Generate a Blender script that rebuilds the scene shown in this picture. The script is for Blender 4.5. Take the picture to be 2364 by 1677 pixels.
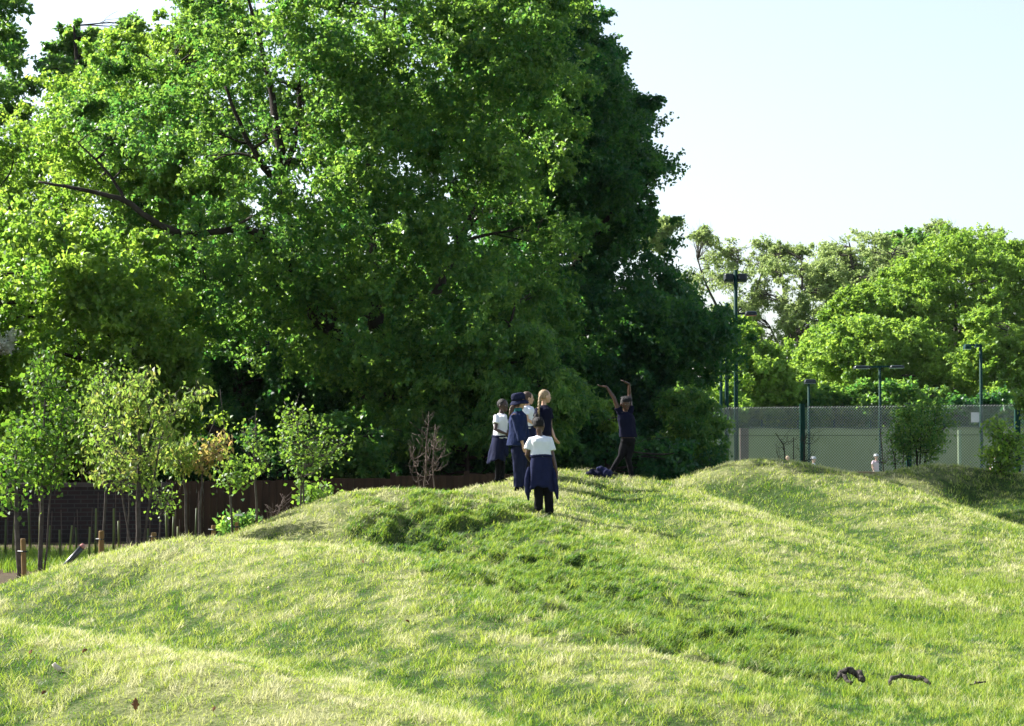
import bpy, bmesh, math, random
import numpy as np
from mathutils import Vector, Matrix, noise
R = math.radians
for o in list(bpy.data.objects): bpy.data.objects.remove(o)
scene = bpy.context.scene
COL = scene.collection

# ------------------------------------------------------------------ camera
F, CX, CY, HY, EYE = 5120.0, 1182.0, 838.5, 1040.0, 1.65
PITCH = math.atan((HY-CY)/F); cP, sP = math.cos(PITCH), math.sin(PITCH)
def P(px, py, d):
    """world point seen in the photo at (px,py) whose ground distance is d metres"""
    dx = (px-CX)/F; dz = (CY-py)/F
    s = d/(cP-dz*sP)
    return Vector((dx*s, d, EYE+(sP+dz*cP)*s))
cam_d = bpy.data.cameras.new('camera'); cam = bpy.data.objects.new('camera', cam_d); COL.objects.link(cam)
cam.location = (0, 0, EYE); cam.rotation_euler = (math.pi/2+PITCH, 0, 0)
cam_d.sensor_width = 36; cam_d.lens = F/2364*36; cam_d.clip_start = 0.1; cam_d.clip_end = 3000
scene.camera = cam

# ------------------------------------------------------------------ light
HAZE = 0.00004
SUN_EL, SUN_AZ = 37.0, 61.0            # azimuth: degrees to the left of the view direction
w = bpy.data.worlds.new("World"); scene.world = w; w.use_nodes = True
nt = w.node_tree; sky = nt.nodes.new('ShaderNodeTexSky'); sky.sky_type = 'NISHITA'; sky.sun_disc = False
sky.sun_elevation = R(SUN_EL); sky.sun_rotation = R(-SUN_AZ)
sky.air_density = 1.0; sky.dust_density = 1.6; sky.ozone_density = 2.5; sky.altitude = 0
hs = nt.nodes.new('ShaderNodeHueSaturation'); hs.inputs['Saturation'].default_value = 0.68; nt.links.new(sky.outputs[0], hs.inputs['Color'])
nt.links.new(hs.outputs[0], nt.nodes['Background'].inputs[0]); nt.nodes['Background'].inputs[1].default_value = 0.086
sd = bpy.data.lights.new('sun', 'SUN'); sd.energy = 5.0; sd.angle = R(0.53); sd.color = (1.0, 0.965, 0.91)
sun = bpy.data.objects.new('sun', sd); COL.objects.link(sun)
sdir = Vector((-math.sin(R(SUN_AZ))*math.cos(R(SUN_EL)), math.cos(R(SUN_AZ))*math.cos(R(SUN_EL)), math.sin(R(SUN_EL))))
sun.rotation_euler = sdir.to_track_quat('Z', 'Y').to_euler()
scene.view_settings.view_transform = 'Standard'; scene.view_settings.look = 'None'
scene.view_settings.gamma = 1; scene.view_settings.exposure = 1.5
scene.render.engine = 'CYCLES'
scene.cycles.max_bounces = 6; scene.cycles.transmission_bounces = 4; scene.cycles.diffuse_bounces = 4

# ------------------------------------------------------------------ tagging helpers
def tag(o, label=None, cat=None, group=None, kind=None):
    if label: o['label'] = label
    if cat: o['category'] = cat
    if group: o['group'] = group
    if kind: o['kind'] = kind
    return o
def empty(name, loc, label=None, cat=None, group=None):
    o = bpy.data.objects.new(name, None); COL.objects.link(o); o.location = loc; o.empty_display_size = 0.2
    return tag(o, label, cat, group)
def link(name, me, mat, parent=None, smooth=False):
    o = bpy.data.objects.new(name, me); COL.objects.link(o)
    if mat: me.materials.append(mat)
    if parent: o.parent = parent
    if smooth: me.shade_smooth()
    return o

# ------------------------------------------------------------------ materials
def mat(name, col, rough=0.8, col2=None, scale=8.0, bump=0.0, bscale=60.0, spec=0.3, detail=4, stretch=None, metal=0.0):
    m = bpy.data.materials.new(name); m.use_nodes = True; n = m.node_tree; b = n.nodes['Principled BSDF']
    b.inputs['Base Color'].default_value = (*col, 1); b.inputs['Roughness'].default_value = rough
    b.inputs['Specular IOR Level'].default_value = spec; b.inputs['Metallic'].default_value = metal
    tc = n.nodes.new('ShaderNodeTexCoord'); src = tc.outputs['Object']
    if stretch:
        mp = n.nodes.new('ShaderNodeMapping'); mp.inputs['Scale'].default_value = stretch
        n.links.new(src, mp.inputs[0]); src = mp.outputs[0]
    if col2:
        t = n.nodes.new('ShaderNodeTexNoise'); t.inputs['Scale'].default_value = scale; t.inputs['Detail'].default_value = detail
        r = n.nodes.new('ShaderNodeValToRGB'); r.color_ramp.elements[0].position = .35; r.color_ramp.elements[1].position = .65
        r.color_ramp.elements[0].color = (*col, 1); r.color_ramp.elements[1].color = (*col2, 1)
        n.links.new(src, t.inputs['Vector']); n.links.new(t.outputs['Fac'], r.inputs[0]); n.links.new(r.outputs[0], b.inputs['Base Color'])
    if bump:
        t2 = n.nodes.new('ShaderNodeTexNoise'); t2.inputs['Scale'].default_value = bscale; t2.inputs['Detail'].default_value = 5
        bp = n.nodes.new('ShaderNodeBump'); bp.inputs['Strength'].default_value = bump; bp.inputs['Distance'].default_value = 0.02
        n.links.new(src, t2.inputs['Vector']); n.links.new(t2.outputs['Fac'], bp.inputs['Height']); n.links.new(bp.outputs[0], b.inputs['Normal'])
    return m
def leaf_mat(name, stops, tstops, tfac=0.47, rough=0.5, spec=0.28):
    """stops: [(pos,col)...] leaf reflectance over the per-leaf 'tint'; tstops: transmitted colour"""
    m = bpy.data.materials.new(name); m.use_nodes = True; n = m.node_tree; b = n.nodes['Principled BSDF']
    at = n.nodes.new('ShaderNodeAttribute'); at.attribute_name = 'tint'
    def ramp(st):
        r = n.nodes.new('ShaderNodeValToRGB'); cr = r.color_ramp
        while len(cr.elements) < len(st): cr.elements.new(0.5)
        for e, (p, c) in zip(cr.elements, st): e.position = p; e.color = (*c, 1)
        n.links.new(at.outputs['Fac'], r.inputs[0]); return r
    r1, r2 = ramp(stops), ramp(tstops)
    n.links.new(r1.outputs[0], b.inputs['Base Color']); b.inputs['Roughness'].default_value = rough; b.inputs['Specular IOR Level'].default_value = spec
    tr = n.nodes.new('ShaderNodeBsdfTranslucent'); n.links.new(r2.outputs[0], tr.inputs[0])
    mx = n.nodes.new('ShaderNodeMixShader'); mx.inputs[0].default_value = tfac
    n.links.new(b.outputs[0], mx.inputs[1]); n.links.new(tr.outputs[0], mx.inputs[2])
    n.links.new(mx.outputs[0], n.nodes['Material Output'].inputs['Surface'])
    return m
M = {}
M['oak_leaf'] = leaf_mat('oak_leaf', [(0, (.025, .098, .030)), (.6, (.058, .155, .036)), (1, (.125, .215, .05))], [(0, (.10, .34, .05)), (1, (.42, .64, .08))], .5, .42, .4)
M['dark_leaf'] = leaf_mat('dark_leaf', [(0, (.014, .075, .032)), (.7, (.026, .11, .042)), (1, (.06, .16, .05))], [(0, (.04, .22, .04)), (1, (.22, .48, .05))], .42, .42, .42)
M['lime_leaf'] = leaf_mat('lime_leaf', [(0, (.06, .145, .03)), (1, (.17, .265, .05))], [(0, (.2, .45, .04)), (1, (.52, .72, .08))], .52, .42, .4)
M['far_leaf'] = leaf_mat('far_leaf', [(0, (.10, .21, .04)), (1, (.24, .38, .07))], [(0, (.24, .46, .04)), (1, (.52, .72, .09))], .42)
M['ash_leaf'] = leaf_mat('ash_leaf', [(0, (.17, .26, .09)), (1, (.32, .42, .15))], [(0, (.32, .45, .12)), (1, (.55, .66, .22))], .42)
M['cherry_leaf'] = leaf_mat('cherry_leaf', [(0, (.10, .20, .04)), (.8, (.21, .29, .06)), (1, (.26, .26, .07))], [(0, (.24, .44, .05)), (.8, (.48, .62, .1)), (1, (.56, .54, .12))], .42)
M['pink_leaf'] = leaf_mat('pink_leaf', [(0, (.17, .22, .05)), (1, (.3, .2, .09))], [(0, (.4, .5, .06)), (1, (.65, .42, .15))], .45)
M['fresh_leaf'] = leaf_mat('fresh_leaf', [(0, (.06, .15, .03)), (1, (.15, .26, .055))], [(0, (.18, .38, .03)), (1, (.4, .58, .07))], .42)
M['maple_leaf'] = leaf_mat('maple_leaf', [(0, (.035, .11, .02)), (1, (.11, .21, .04))], [(0, (.1, .28, .02)), (1, (.34, .54, .05))], .42)
M['blossom'] = leaf_mat('blossom', [(0, (.6, .62, .5)), (1, (.8, .8, .75))], [(0, (.5, .55, .4)), (1, (.7, .7, .6))], .3)
M['bark'] = mat('bark', (.028, .022, .017), .9, (.055, .045, .036), 6, .6, 25, .1, stretch=(1, 1, .3))
M['young_bark'] = mat('young_bark', (.055, .045, .036), .8, (.10, .085, .07), 14, .3, 60, .2)
M['twig'] = mat('twig', (.085, .058, .045), .8, (.14, .10, .08), 20)
M['far_bark'] = mat('far_bark', (.05, .045, .036), .9, (.08, .07, .055), 3)
M['green_metal'] = mat('green_metal', (.006, .036, .028), .65, (.008, .046, .036), 5, spec=.12)
M['lamp_dark'] = mat('lamp_dark', (.012, .02, .022), .45, (.02, .03, .032), 5)
M['lamp_glass'] = mat('lamp_glass', (.45, .5, .5), .2, (.5, .55, .55), 5, spec=.6)
M['lamp_red'] = mat('lamp_red', (.55, .12, .07), .5, (.62, .2, .12), 5)
M['wire'] = mat('wire', (.5, .55, .53), .35, (.56, .61, .59), 4, spec=.6)
M['screen'] = mat('screen', (.2, .23, .105), .9, (.225, .255, .12), 1.2, .1, 4)
M['screen_edge'] = mat('screen_edge', (.03, .055, .035), .8, (.04, .07, .045), 4)
M['sleeper'] = mat('sleeper', (.34, .25, .14), .85, (.43, .33, .2), 3, .4, 30, stretch=(.2, 1, 2))
M['post_brown'] = mat('post_brown', (.085, .06, .05), .85, (.11, .08, .065), 5)
M['stake'] = mat('stake', (.2, .12, .04), .8, (.27, .17, .06), 10, .3, 40, stretch=(1, 1, .2))
M['guard'] = leaf_mat('guard', [(0, (.06, .09, .025)), (1, (.2, .23, .07))], [(0, (.35, .4, .1)), (1, (.6, .62, .2))], .4)
M['pipe_black'] = mat('pipe_black', (.02, .021, .023), .35, (.03, .031, .034), 8, spec=.6)
M['pipe_tip'] = mat('pipe_tip', (.35, .10, .09), .6, (.4, .22, .2), 30)
M['board'] = mat('board', (.035, .019, .009), .85, (.06, .032, .015), 4, .3, 30, stretch=(3, 3, .3))
M['sign'] = mat('sign', (.72, .73, .74), .6, (.78, .79, .8), 6)
M['dead_wood'] = mat('dead_wood', (.035, .03, .025), .9, (.12, .10, .085), 22, .8, 60, .2)
M['dead_leaf'] = mat('dead_leaf', (.16, .07, .03), .8, (.25, .12, .05), 30)
M['pale_wood'] = mat('pale_wood', (.6, .5, .38), .8, (.7, .6, .48), 20)
M['skin_dark'] = mat('skin_dark', (.075, .034, .02), .42, (.095, .045, .027), 12, .05, 80, .5)
M['skin_deep'] = mat('skin_deep', (.05, .026, .018), .4, (.065, .034, .024), 12, .05, 80, .5)
M['skin_fair'] = mat('skin_fair', (.56, .33, .22), .5, (.63, .39, .27), 12, .05, 80, .4)
M['white_cloth'] = mat('white_cloth', (.74, .76, .8), .85, (.8, .82, .85), 10, .25, 22, .2)
M['navy'] = mat('navy', (.009, .012, .034), .85, (.013, .017, .046), 10, .4, 22, .08)
M['navy_fleece'] = mat('navy_fleece', (.011, .014, .046), .95, (.015, .019, .06), 14, .4, 30, .15)
M['blue_fleece'] = mat('blue_fleece', (.011, .019, .06), .95, (.015, .025, .078), 14, .4, 30, .15)
M['blacknavy'] = mat('blacknavy', (.006, .007, .02), .95, (.009, .010, .026), 10, .4, 22, .08)
M['black'] = mat('black', (.005, .005, .007), .8, (.008, .008, .010), 10, .3, 30, .08)
M['teal'] = mat('teal', (.02, .15, .17), .8, (.03, .18, .2), 20)
M['hair_black'] = mat('hair_black', (.006, .005, .005), .55, (.012, .011, .010), 60, .6, 160, .2)
M['hair_brown'] = mat('hair_brown', (.045, .022, .012), .45, (.09, .045, .022), 40, .5, 120, .4)
M['hair_blonde'] = mat('hair_blonde', (.27, .18, .09), .5, (.4, .28, .15), 50, .6, 120, .4)
M['pink_cloth'] = mat('pink_cloth', (.68, .48, .54), .85, (.74, .55, .6), 10)
M['red_cloth'] = mat('red_cloth', (.5, .12, .08), .8, (.55, .16, .1), 10)
M['grey_hat'] = mat('grey_hat', (.5, .52, .55), .8, (.58, .6, .62), 10)
M['eye_white'] = mat('eye_white', (.3, .29, .27), .5); M['eye_dark'] = mat('eye_dark', (.01, .008, .006), .2)
M['lip'] = mat('lip', (.22, .07, .06), .5)
M['court'] = mat('court', (.07, .13, .08), .9, (.09, .15, .1), 2)
# brick wall
def brick_mat():
    m = bpy.data.materials.new('brick'); m.use_nodes = True; n = m.node_tree; b = n.nodes['Principled BSDF']; b.inputs['Roughness'].default_value = .9
    tc = n.nodes.new('ShaderNodeTexCoord'); mp = n.nodes.new('ShaderNodeMapping'); mp.inputs['Rotation'].default_value = (math.pi/2, 0, 0)
    br = n.nodes.new('ShaderNodeTexBrick'); br.inputs['Scale'].default_value = 1.0; br.inputs['Brick Width'].default_value = .225
    br.inputs['Row Height'].default_value = .075; br.inputs['Mortar Size'].default_value = .009
    br.inputs['Color1'].default_value = (.05, .024, .018, 1); br.inputs['Color2'].default_value = (.03, .019, .016, 1); br.inputs['Mortar'].default_value = (.065, .06, .052, 1)
    nz = n.nodes.new('ShaderNodeTexNoise'); nz.inputs['Scale'].default_value = 2.5
    mx = n.nodes.new('ShaderNodeMixRGB'); mx.blend_type = 'MULTIPLY'; mx.inputs[0].default_value = .7
    n.links.new(tc.outputs['Object'], mp.inputs[0]); n.links.new(mp.outputs[0], br.inputs[0]); n.links.new(tc.outputs['Object'], nz.inputs['Vector'])
    n.links.new(br.outputs[0], mx.inputs[1]); n.links.new(nz.outputs['Fac'], mx.inputs[2]); n.links.new(mx.outputs[0], b.inputs['Base Color'])
    bp = n.nodes.new('ShaderNodeBump'); bp.inputs['Distance'].default_value = .01; bp.inputs['Strength'].default_value = .8; bp.invert = True
    n.links.new(br.outputs['Fac'], bp.inputs['Height']); n.links.new(bp.outputs[0], b.inputs['Normal'])
    return m
M['brick'] = brick_mat()
M['coping'] = mat('coping', (.06, .048, .04), .9, (.09, .075, .062), 6, .4, 20)

# ------------------------------------------------------------------ numpy noise
def h2(xi, yi, s):
    h = (xi*374761393+yi*668265263+s*974634777) & 0xffffffff
    h = ((h ^ (h >> 13))*1274126177) & 0xffffffff
    return ((h ^ (h >> 16)) & 0xffffff)/16777215.0
def vn(x, y, s=0):
    x = np.asarray(x, float); y = np.asarray(y, float)
    xi = np.floor(x).astype(np.int64); yi = np.floor(y).astype(np.int64); fx = x-xi; fy = y-yi
    fx = fx*fx*(3-2*fx); fy = fy*fy*(3-2*fy)
    return (h2(xi, yi, s)*(1-fx)+h2(xi+1, yi, s)*fx)*(1-fy)+(h2(xi, yi+1, s)*(1-fx)+h2(xi+1, yi+1, s)*fx)*fy
def fbm(x, y, s=0, o=3):
    a = 0; t = 0; k = 1.0
    for i in range(o):
        a = a+vn(x*2**i, y*2**i, s+i*7)*k; t += k; k *= .5
    return a/t

def pip(px, py, poly):
    px = np.asarray(px); py = np.asarray(py); inside = np.zeros(px.shape, bool); dist = np.full(px.shape, 1e9)
    n = len(poly)
    for i in range(n):
        x1, y1 = poly[i]; x2, y2 = poly[(i+1) % n]
        c = ((y1 > py) != (y2 > py)) & (px < (x2-x1)*(py-y1)/((y2-y1) if y2 != y1 else 1e-9)+x1); inside ^= c
        L2 = (x2-x1)**2+(y2-y1)**2+1e-9; t = np.clip(((px-x1)*(x2-x1)+(py-y1)*(y2-y1))/L2, 0, 1)
        dist = np.minimum(dist, np.hypot(px-x1-t*(x2-x1), py-y1-t*(y2-y1)))
    return inside, dist
# ------------------------------------------------------------------ terrain
RIDGES = [  # (px, py, d, width) crest points of each mound
 [(-500, 1440, 15.0, 1.8), (0, 1450, 14.5, 1.6), (500, 1538, 12.7, 1.15), (950, 1670, 11.3, .8)],
 [(190, 1400, 21.4, 1.1), (320, 1305, 21.8, 1.45), (480, 1248, 22.2, 2.0), (560, 1243, 22.2, 2.0), (880, 1290, 19.6, 1.7), (1250, 1440, 15.9, 1.25), (1620, 1612, 13.0, .8)],
 [(900, 1126, 30.0, 2.3), (1050, 1147, 30.0, 2.3), (1250, 1211, 29.4, 2.3), (1450, 1308, 24.2, 2.2), (1720, 1450, 18.6, 1.6), (1880, 1530, 16.4, 1.0)],
 [(1150, 1124, 34.0, 2.3), (1320, 1089, 35.3, 2.7), (1480, 1112, 34.4, 2.4), (1700, 1203, 29.4, 2.0), (1900, 1297, 25.4, 1.7), (2120, 1390, 21.6, 1.2)],
 'spur', [(1310, 1092, 35.0, 2.5), (1275, 1148, 32.0, 2.4), (1252, 1211, 29.4, 2.3)],
 'spur', [(1440, 1106, 34.8, 2.4), (1450, 1185, 31, 2.3), (1480, 1300, 26, 2.2)],
 [(1780, 1061, 37.6, 2.9), (1930, 1092, 36.3, 2.6), (2100, 1168, 33, 2.2), (2280, 1248, 28.8, 1.9), (2420, 1318, 25.5, 1.5)],
 [(2080, 1092, 42.0, 2.2), (2170, 1076, 43, 2.4), (2330, 1096, 43, 2.5), (2500, 1120, 41, 3.0), (2700, 1200, 37, 3.)],
]
RW = []
spur = False
for rd in RIDGES:
    if rd == 'spur': spur = True; continue
    w_ = [(P(a, b, d), ww) for a, b, d, ww in rd]; w_ = list(zip(w_[:-1], w_[1:]))
    if spur: RW[-1] += w_
    else: RW.append(w_)
    spur = False
BASE = 0.05
def terrain(x, y, fine=True):
    x = np.asarray(x, float); y = np.asarray(y, float)
    acc = np.zeros_like(x)
    for rd in RW:
        best = np.zeros_like(x)
        for (a, wa), (b, wb) in rd:
            vx, vy = b.x-a.x, b.y-a.y; L2 = vx*vx+vy*vy
            t = np.clip(((x-a.x)*vx+(y-a.y)*vy)/L2, 0, 1)
            dist2 = (x-a.x-t*vx)**2+(y-a.y-t*vy)**2
            ts = t
            z = a.z+(b.z-a.z)*ts-BASE; ww = wa+(wb-wa)*ts
            c = np.maximum(z, 0)*np.exp(-dist2/(ww*ww))
            best = np.maximum(best, c)
        acc = acc+best**7
    z = BASE+acc**(1/7)
    if fine:
        z = z+(fbm(x*.45, y*.45, 3)-.5)*.10*np.clip((z)*1.5, .25, 1)+(fbm(x*1.7, y*1.7, 9)-.5)*.035
        rough = roughness(x, y)
        z = z+rough*((fbm(x*5.6, y*4.6, 17, 2)-.45)*.28)
    return z
def proj(x, y, z):
    zz = z-EYE; f = y*cP+zz*sP; u = -y*sP+zz*cP
    return CX+F*x/f, CY-F*u/f
def roughness(x, y):
    """belt of lumpy uncut grass on the face of the middle mound"""
    px, py = proj(x, y, terrain(x, y, False)); d = y
    ins, ds = pip(px, py, [(800, 1180), (900, 1150), (1080, 1158), (1230, 1200), (1400, 1265), (1560, 1350), (1760, 1430), (1950, 1520), (1880, 1565), (1640, 1600), (1500, 1560), (1380, 1500), (1150, 1390), (960, 1300), (860, 1260)])
    ds = ds*d/F; wob = (fbm(x*.9, y*.9, 31)-.5)*1.0; sdist = np.where(ins, ds, -ds)+wob*.5
    return np.clip(.5+sdist*1.6, 0, 1)*(y > 15)*(y < 31.5)
def th(x, y): return float(terrain(np.array([x]), np.array([y]))[0])
def graded(lo, hi, step, far_lo, far_hi):
    c = list(np.arange(lo, hi+1e-6, step)); s = step*1.5; v = c[-1]
    while v < far_hi: v += s; c.append(v); s *= 1.35
    s = step*1.5; v = c[0]; pre = []
    while v > far_lo: v -= s; pre.append(v); s *= 1.35
    return np.array(pre[::-1]+c)
gx = graded(-9, 12, .075, -500, 500); gy = graded(9, 46, .075, -60, 700)
X, Y = np.meshgrid(gx, gy); Z = terrain(X.ravel(), Y.ravel()).reshape(X.shape)
nx, ny = len(gx), len(gy)
def np_mesh(name, verts, faces_idx, nside):
    """verts (N,3) array, faces_idx (M,nside) array"""
    me = bpy.data.meshes.new(name); nv, nf = len(verts), len(faces_idx)
    me.vertices.add(nv); me.vertices.foreach_set('co', np.ascontiguousarray(verts, dtype=np.float32).ravel())
    me.loops.add(nf*nside); me.loops.foreach_set('vertex_index', np.ascontiguousarray(faces_idx, dtype=np.int32).ravel())
    me.polygons.add(nf); me.polygons.foreach_set('loop_start', np.arange(0, nf*nside, nside, dtype=np.int32))
    me.update(calc_edges=True)
    return me
vv = np.stack([X.ravel(), Y.ravel(), Z.ravel()], 1)
I = np.arange(nx*ny).reshape(ny, nx)
ff = np.stack([I[:-1, :-1].ravel(), I[:-1, 1:].ravel(), I[1:, 1:].ravel(), I[1:, :-1].ravel()], 1)
gme = np_mesh('ground', vv, ff, 4)
def soilmask(x, y):
    px, py = proj(x, y, np.full_like(x, .08))
    m = (x < -1.0+(y-27)*.0)*1.0*(y > 24.5)*(y < 45)*(terrain(x, y, False) < .3)
    return m*np.clip(.35+1.6*(fbm(x*.7, y*.7, 51)), 0, 1)
sm = soilmask(vv[:, 0], vv[:, 1]); at = gme.attributes.new('soil', 'FLOAT', 'POINT'); at.data.foreach_set('value', sm.astype(np.float32))
def straw_shade_field(x, y):
    """0 = lush green ... 1 = dry straw, with slope and relief shade painted in"""
    zc = terrain(x, y, False); u = .33*x-.94*y; v = .94*x+.33*y
    a = fbm(v*.8+3, u*.28, 71, 3); b = fbm(v*3.1, u*1.3, 77, 3); c = fbm(x*9, y*7, 79, 2)
    cv = zc-.25*(terrain(x+1.1, y+.4, False)+terrain(x-1.1, y-.4, False)+terrain(x+.6, y-1.6, False)+terrain(x-.6, y+1.6, False))
    s = .33+.8*(a-.5)+.9*(b-.5)+.9*(c-.5)+2.2*np.clip(cv, -.12, .14)+.12*np.clip(zc-.25, -.25, .5)  # straw on crests, green in dips, stressed to carry relief shading in colour
    s = s-.26*roughness(x, y)  # shade of the slope turned from the sun, put into the belt's tint
    px, py = proj(x, y, zc)
    s = s-.06*(px > 1500)
    flat = np.clip((.16-zc)*8, 0, 1)
    s = s-.06*flat
    return np.clip(s, 0, 1)
st = straw_shade_field(vv[:, 0], vv[:, 1]); at = gme.attributes.new('straw', 'FLOAT', 'POINT'); at.data.foreach_set('value', st.astype(np.float32))
def ground_mat():
    m = bpy.data.materials.new('lawn'); m.use_nodes = True; n = m.node_tree; b = n.nodes['Principled BSDF']; b.inputs['Roughness'].default_value = .95
    b.inputs['Specular IOR Level'].default_value = .1
    a = n.nodes.new('ShaderNodeAttribute'); a.attribute_name = 'straw'; s = n.nodes.new('ShaderNodeAttribute'); s.attribute_name = 'soil'
    r = n.nodes.new('ShaderNodeValToRGB'); e = r.color_ramp.elements
    e[0].color = (.03, .055, .011, 1); e[1].color = (.19, .20, .08, 1); e[0].position = .1; e[1].position = .9
    tc = n.nodes.new('ShaderNodeTexCoord'); nz = n.nodes.new('ShaderNodeTexNoise'); nz.inputs['Scale'].default_value = 25; nz.inputs['Detail'].default_value = 6
    ad = n.nodes.new('ShaderNodeMath'); ad.operation = 'MULTIPLY_ADD'; ad.inputs[1].default_value = .9
    n.links.new(tc.outputs['Object'], nz.inputs['Vector']); sb = n.nodes.new('ShaderNodeMath'); sb.operation = 'SUBTRACT'; sb.inputs[1].default_value = .5
    n.links.new(nz.outputs['Fac'], sb.inputs[0]); n.links.new(sb.outputs[0], ad.inputs[0]); n.links.new(a.outputs['Fac'], ad.inputs[2]); n.links.new(ad.outputs[0], r.inputs[0])
    r2 = n.nodes.new('ShaderNodeValToRGB'); r2.color_ramp.elements[0].color = (.03, .02, .014, 1); r2.color_ramp.elements[1].color = (.13, .09, .06, 1)
    nz2 = n.nodes.new('ShaderNodeTexNoise'); nz2.inputs['Scale'].default_value = 18; n.links.new(tc.outputs['Object'], nz2.inputs['Vector']); n.links.new(nz2.outputs['Fac'], r2.inputs[0])
    mx = n.nodes.new('ShaderNodeMixRGB'); n.links.new(s.outputs['Fac'], mx.inputs[0]); n.links.new(r.outputs[0], mx.inputs[1]); n.links.new(r2.outputs[0], mx.inputs[2])
    n.links.new(mx.outputs[0], b.inputs['Base Color'])
    bp = n.nodes.new('ShaderNodeBump'); bp.inputs['Strength'].default_value = .6; bp.inputs['Distance'].default_value = .03
    n.links.new(nz.outputs['Fac'], bp.inputs['Height']); n.links.new(bp.outputs[0], b.inputs['Normal'])
    return m
g = link('ground', gme, ground_mat(), smooth=True); tag(g, kind='structure')

# ------------------------------------------------------------------ tubes, boxes, lofts
class MB:
    def __init__(s): s.v = []; s.f = []
    def tube(s, pts, rad, seg=6, cap=True):
        pts = [Vector(p) for p in pts]; n = len(pts); b0 = len(s.v)
        ref = Vector((.3, .9, .2)).normalized()
        for i, p in enumerate(pts):
            t = (pts[min(i+1, n-1)]-pts[max(i-1, 0)])
            t = t.normalized() if t.length > 1e-9 else Vector((0, 0, 1))
            if abs(t.dot(ref)) > .95: ref = Vector((.9, -.2, .3)).normalized()
            u = t.cross(ref).normalized(); v = t.cross(u); r = rad[i] if hasattr(rad, '__len__') else rad
            ref = -v if False else ref
            for k in range(seg):
                a = 2*math.pi*k/seg; s.v.append(p+u*(math.cos(a)*r)+v*(math.sin(a)*r))
        for i in range(n-1):
            for k in range(seg):
                a = b0+i*seg+k; b = b0+i*seg+(k+1) % seg
                s.f.append((a, b, b+seg, a+seg))
        if cap: s.f.append(tuple(range(b0+seg-1, b0-1, -1))); s.f.append(tuple(range(b0+(n-1)*seg, b0+n*seg)))
    def loft(s, secs, seg=20, pw=1.0):
        """secs: (centre, u, v) with u, v half-axis vectors"""
        b0 = len(s.v); n = len(secs)
        for c, u, v in secs:
            for k in range(seg):
                a = 2*math.pi*k/seg; ca, sa = math.cos(a), math.sin(a)
                s.v.append(Vector(c)+u*(math.copysign(abs(ca)**pw, ca))+v*(math.copysign(abs(sa)**pw, sa)))
        for i in range(n-1):
            for k in range(seg):
                a = b0+i*seg+k; b = b0+i*seg+(k+1) % seg; s.f.append((a, b, b+seg, a+seg))
        s.f.append(tuple(range(b0+seg-1, b0-1, -1))); s.f.append(tuple(range(b0+(n-1)*seg, b0+n*seg)))
    def ball(s, c, u, v, w_, nu=16, nvv=10):
        b0 = len(s.v); c = Vector(c)
        s.v.append(c-w_)
        for i in range(1, nvv):
            ph = -math.pi/2+math.pi*i/nvv
            for k in range(nu):
                a = 2*math.pi*k/nu; s.v.append(c+u*(math.cos(a)*math.cos(ph))+v*(math.sin(a)*math.cos(ph))+w_*math.sin(ph))
        s.v.append(c+w_); top = len(s.v)-1
        for k in range(nu):
            s.f.append((b0, b0+1+(k+1) % nu, b0+1+k)); l = b0+1+(nvv-2)*nu; s.f.append((l+k, l+(k+1) % nu, top))
        for i in range(nvv-2):
            for k in range(nu):
                a = b0+1+i*nu+k; b = b0+1+i*nu+(k+1) % nu; s.f.append((a, b, b+nu, a+nu))
    def box(s, lo, hi, M_=None):
        b0 = len(s.v)
        for z in (0, 1):
            for (x, y) in ((0, 0), (1, 0), (1, 1), (0, 1)):
                p = Vector(((lo, hi)[x][0], (lo, hi)[y][1], (lo, hi)[z][2])); s.v.append(M_ @ p if M_ else p)
        for f in ((3, 2, 1, 0), (4, 5, 6, 7), (0, 1, 5, 4), (1, 2, 6, 5), (2, 3, 7, 6), (3, 0, 4, 7)): s.f.append(tuple(b0+i for i in f))
    def beam(s, a, b, wx, wz):
        """box beam from a to b, wx across (horizontal), wz vertical half sizes"""
        a, b = Vector(a), Vector(b); t = (b-a).normalized(); up = Vector((0, 0, 1))
        if abs(t.dot(up)) > .9: up = Vector((0, 1, 0))
        u = t.cross(up).normalized()*wx; v = u.cross(t).normalized()*wz; b0 = len(s.v)
        for p in (a, b):
            for q in (u+v, u-v, -u-v, -u+v): s.v.append(p+q)
        for f in ((0, 1, 2, 3), (7, 6, 5, 4), (0, 4, 5, 1), (1, 5, 6, 2), (2, 6, 7, 3), (3, 7, 4, 0)): s.f.append(tuple(b0+i for i in f))
    def build(s, name, m, root=None, smooth=False, remesh=None, sm=2, parent=None):
        off = root.location if root else Vector((0, 0, 0))
        me = bpy.data.meshes.new(name); me.from_pydata([tuple(v-off) for v in s.v], [], s.f); me.update()
        if remesh:
            bm = bmesh.new(); bm.from_mesh(me); bmesh.ops.recalc_face_normals(bm, faces=bm.faces); bm.to_mesh(me); bm.free()
            t = bpy.data.objects.new('tmp', me); COL.objects.link(t); md = t.modifiers.new('r', 'REMESH'); md.mode = 'VOXEL'; md.voxel_size = remesh
            dg = bpy.context.evaluated_depsgraph_get(); me2 = bpy.data.meshes.new_from_object(t.evaluated_get(dg))
            bpy.data.objects.remove(t); me = me2; me.name = name
            bm = bmesh.new(); bm.from_mesh(me)
            for _ in range(sm): bmesh.ops.smooth_vert(bm, verts=bm.verts, factor=.5, use_axis_x=True, use_axis_y=True, use_axis_z=True)
            bm.to_mesh(me); bm.free(); smooth = True
        else:
            bm = bmesh.new(); bm.from_mesh(me); bmesh.ops.recalc_face_normals(bm, faces=bm.faces); bm.to_mesh(me); bm.free()
        me.materials.clear()
        return link(name, me, m, parent or root, smooth)

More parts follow.
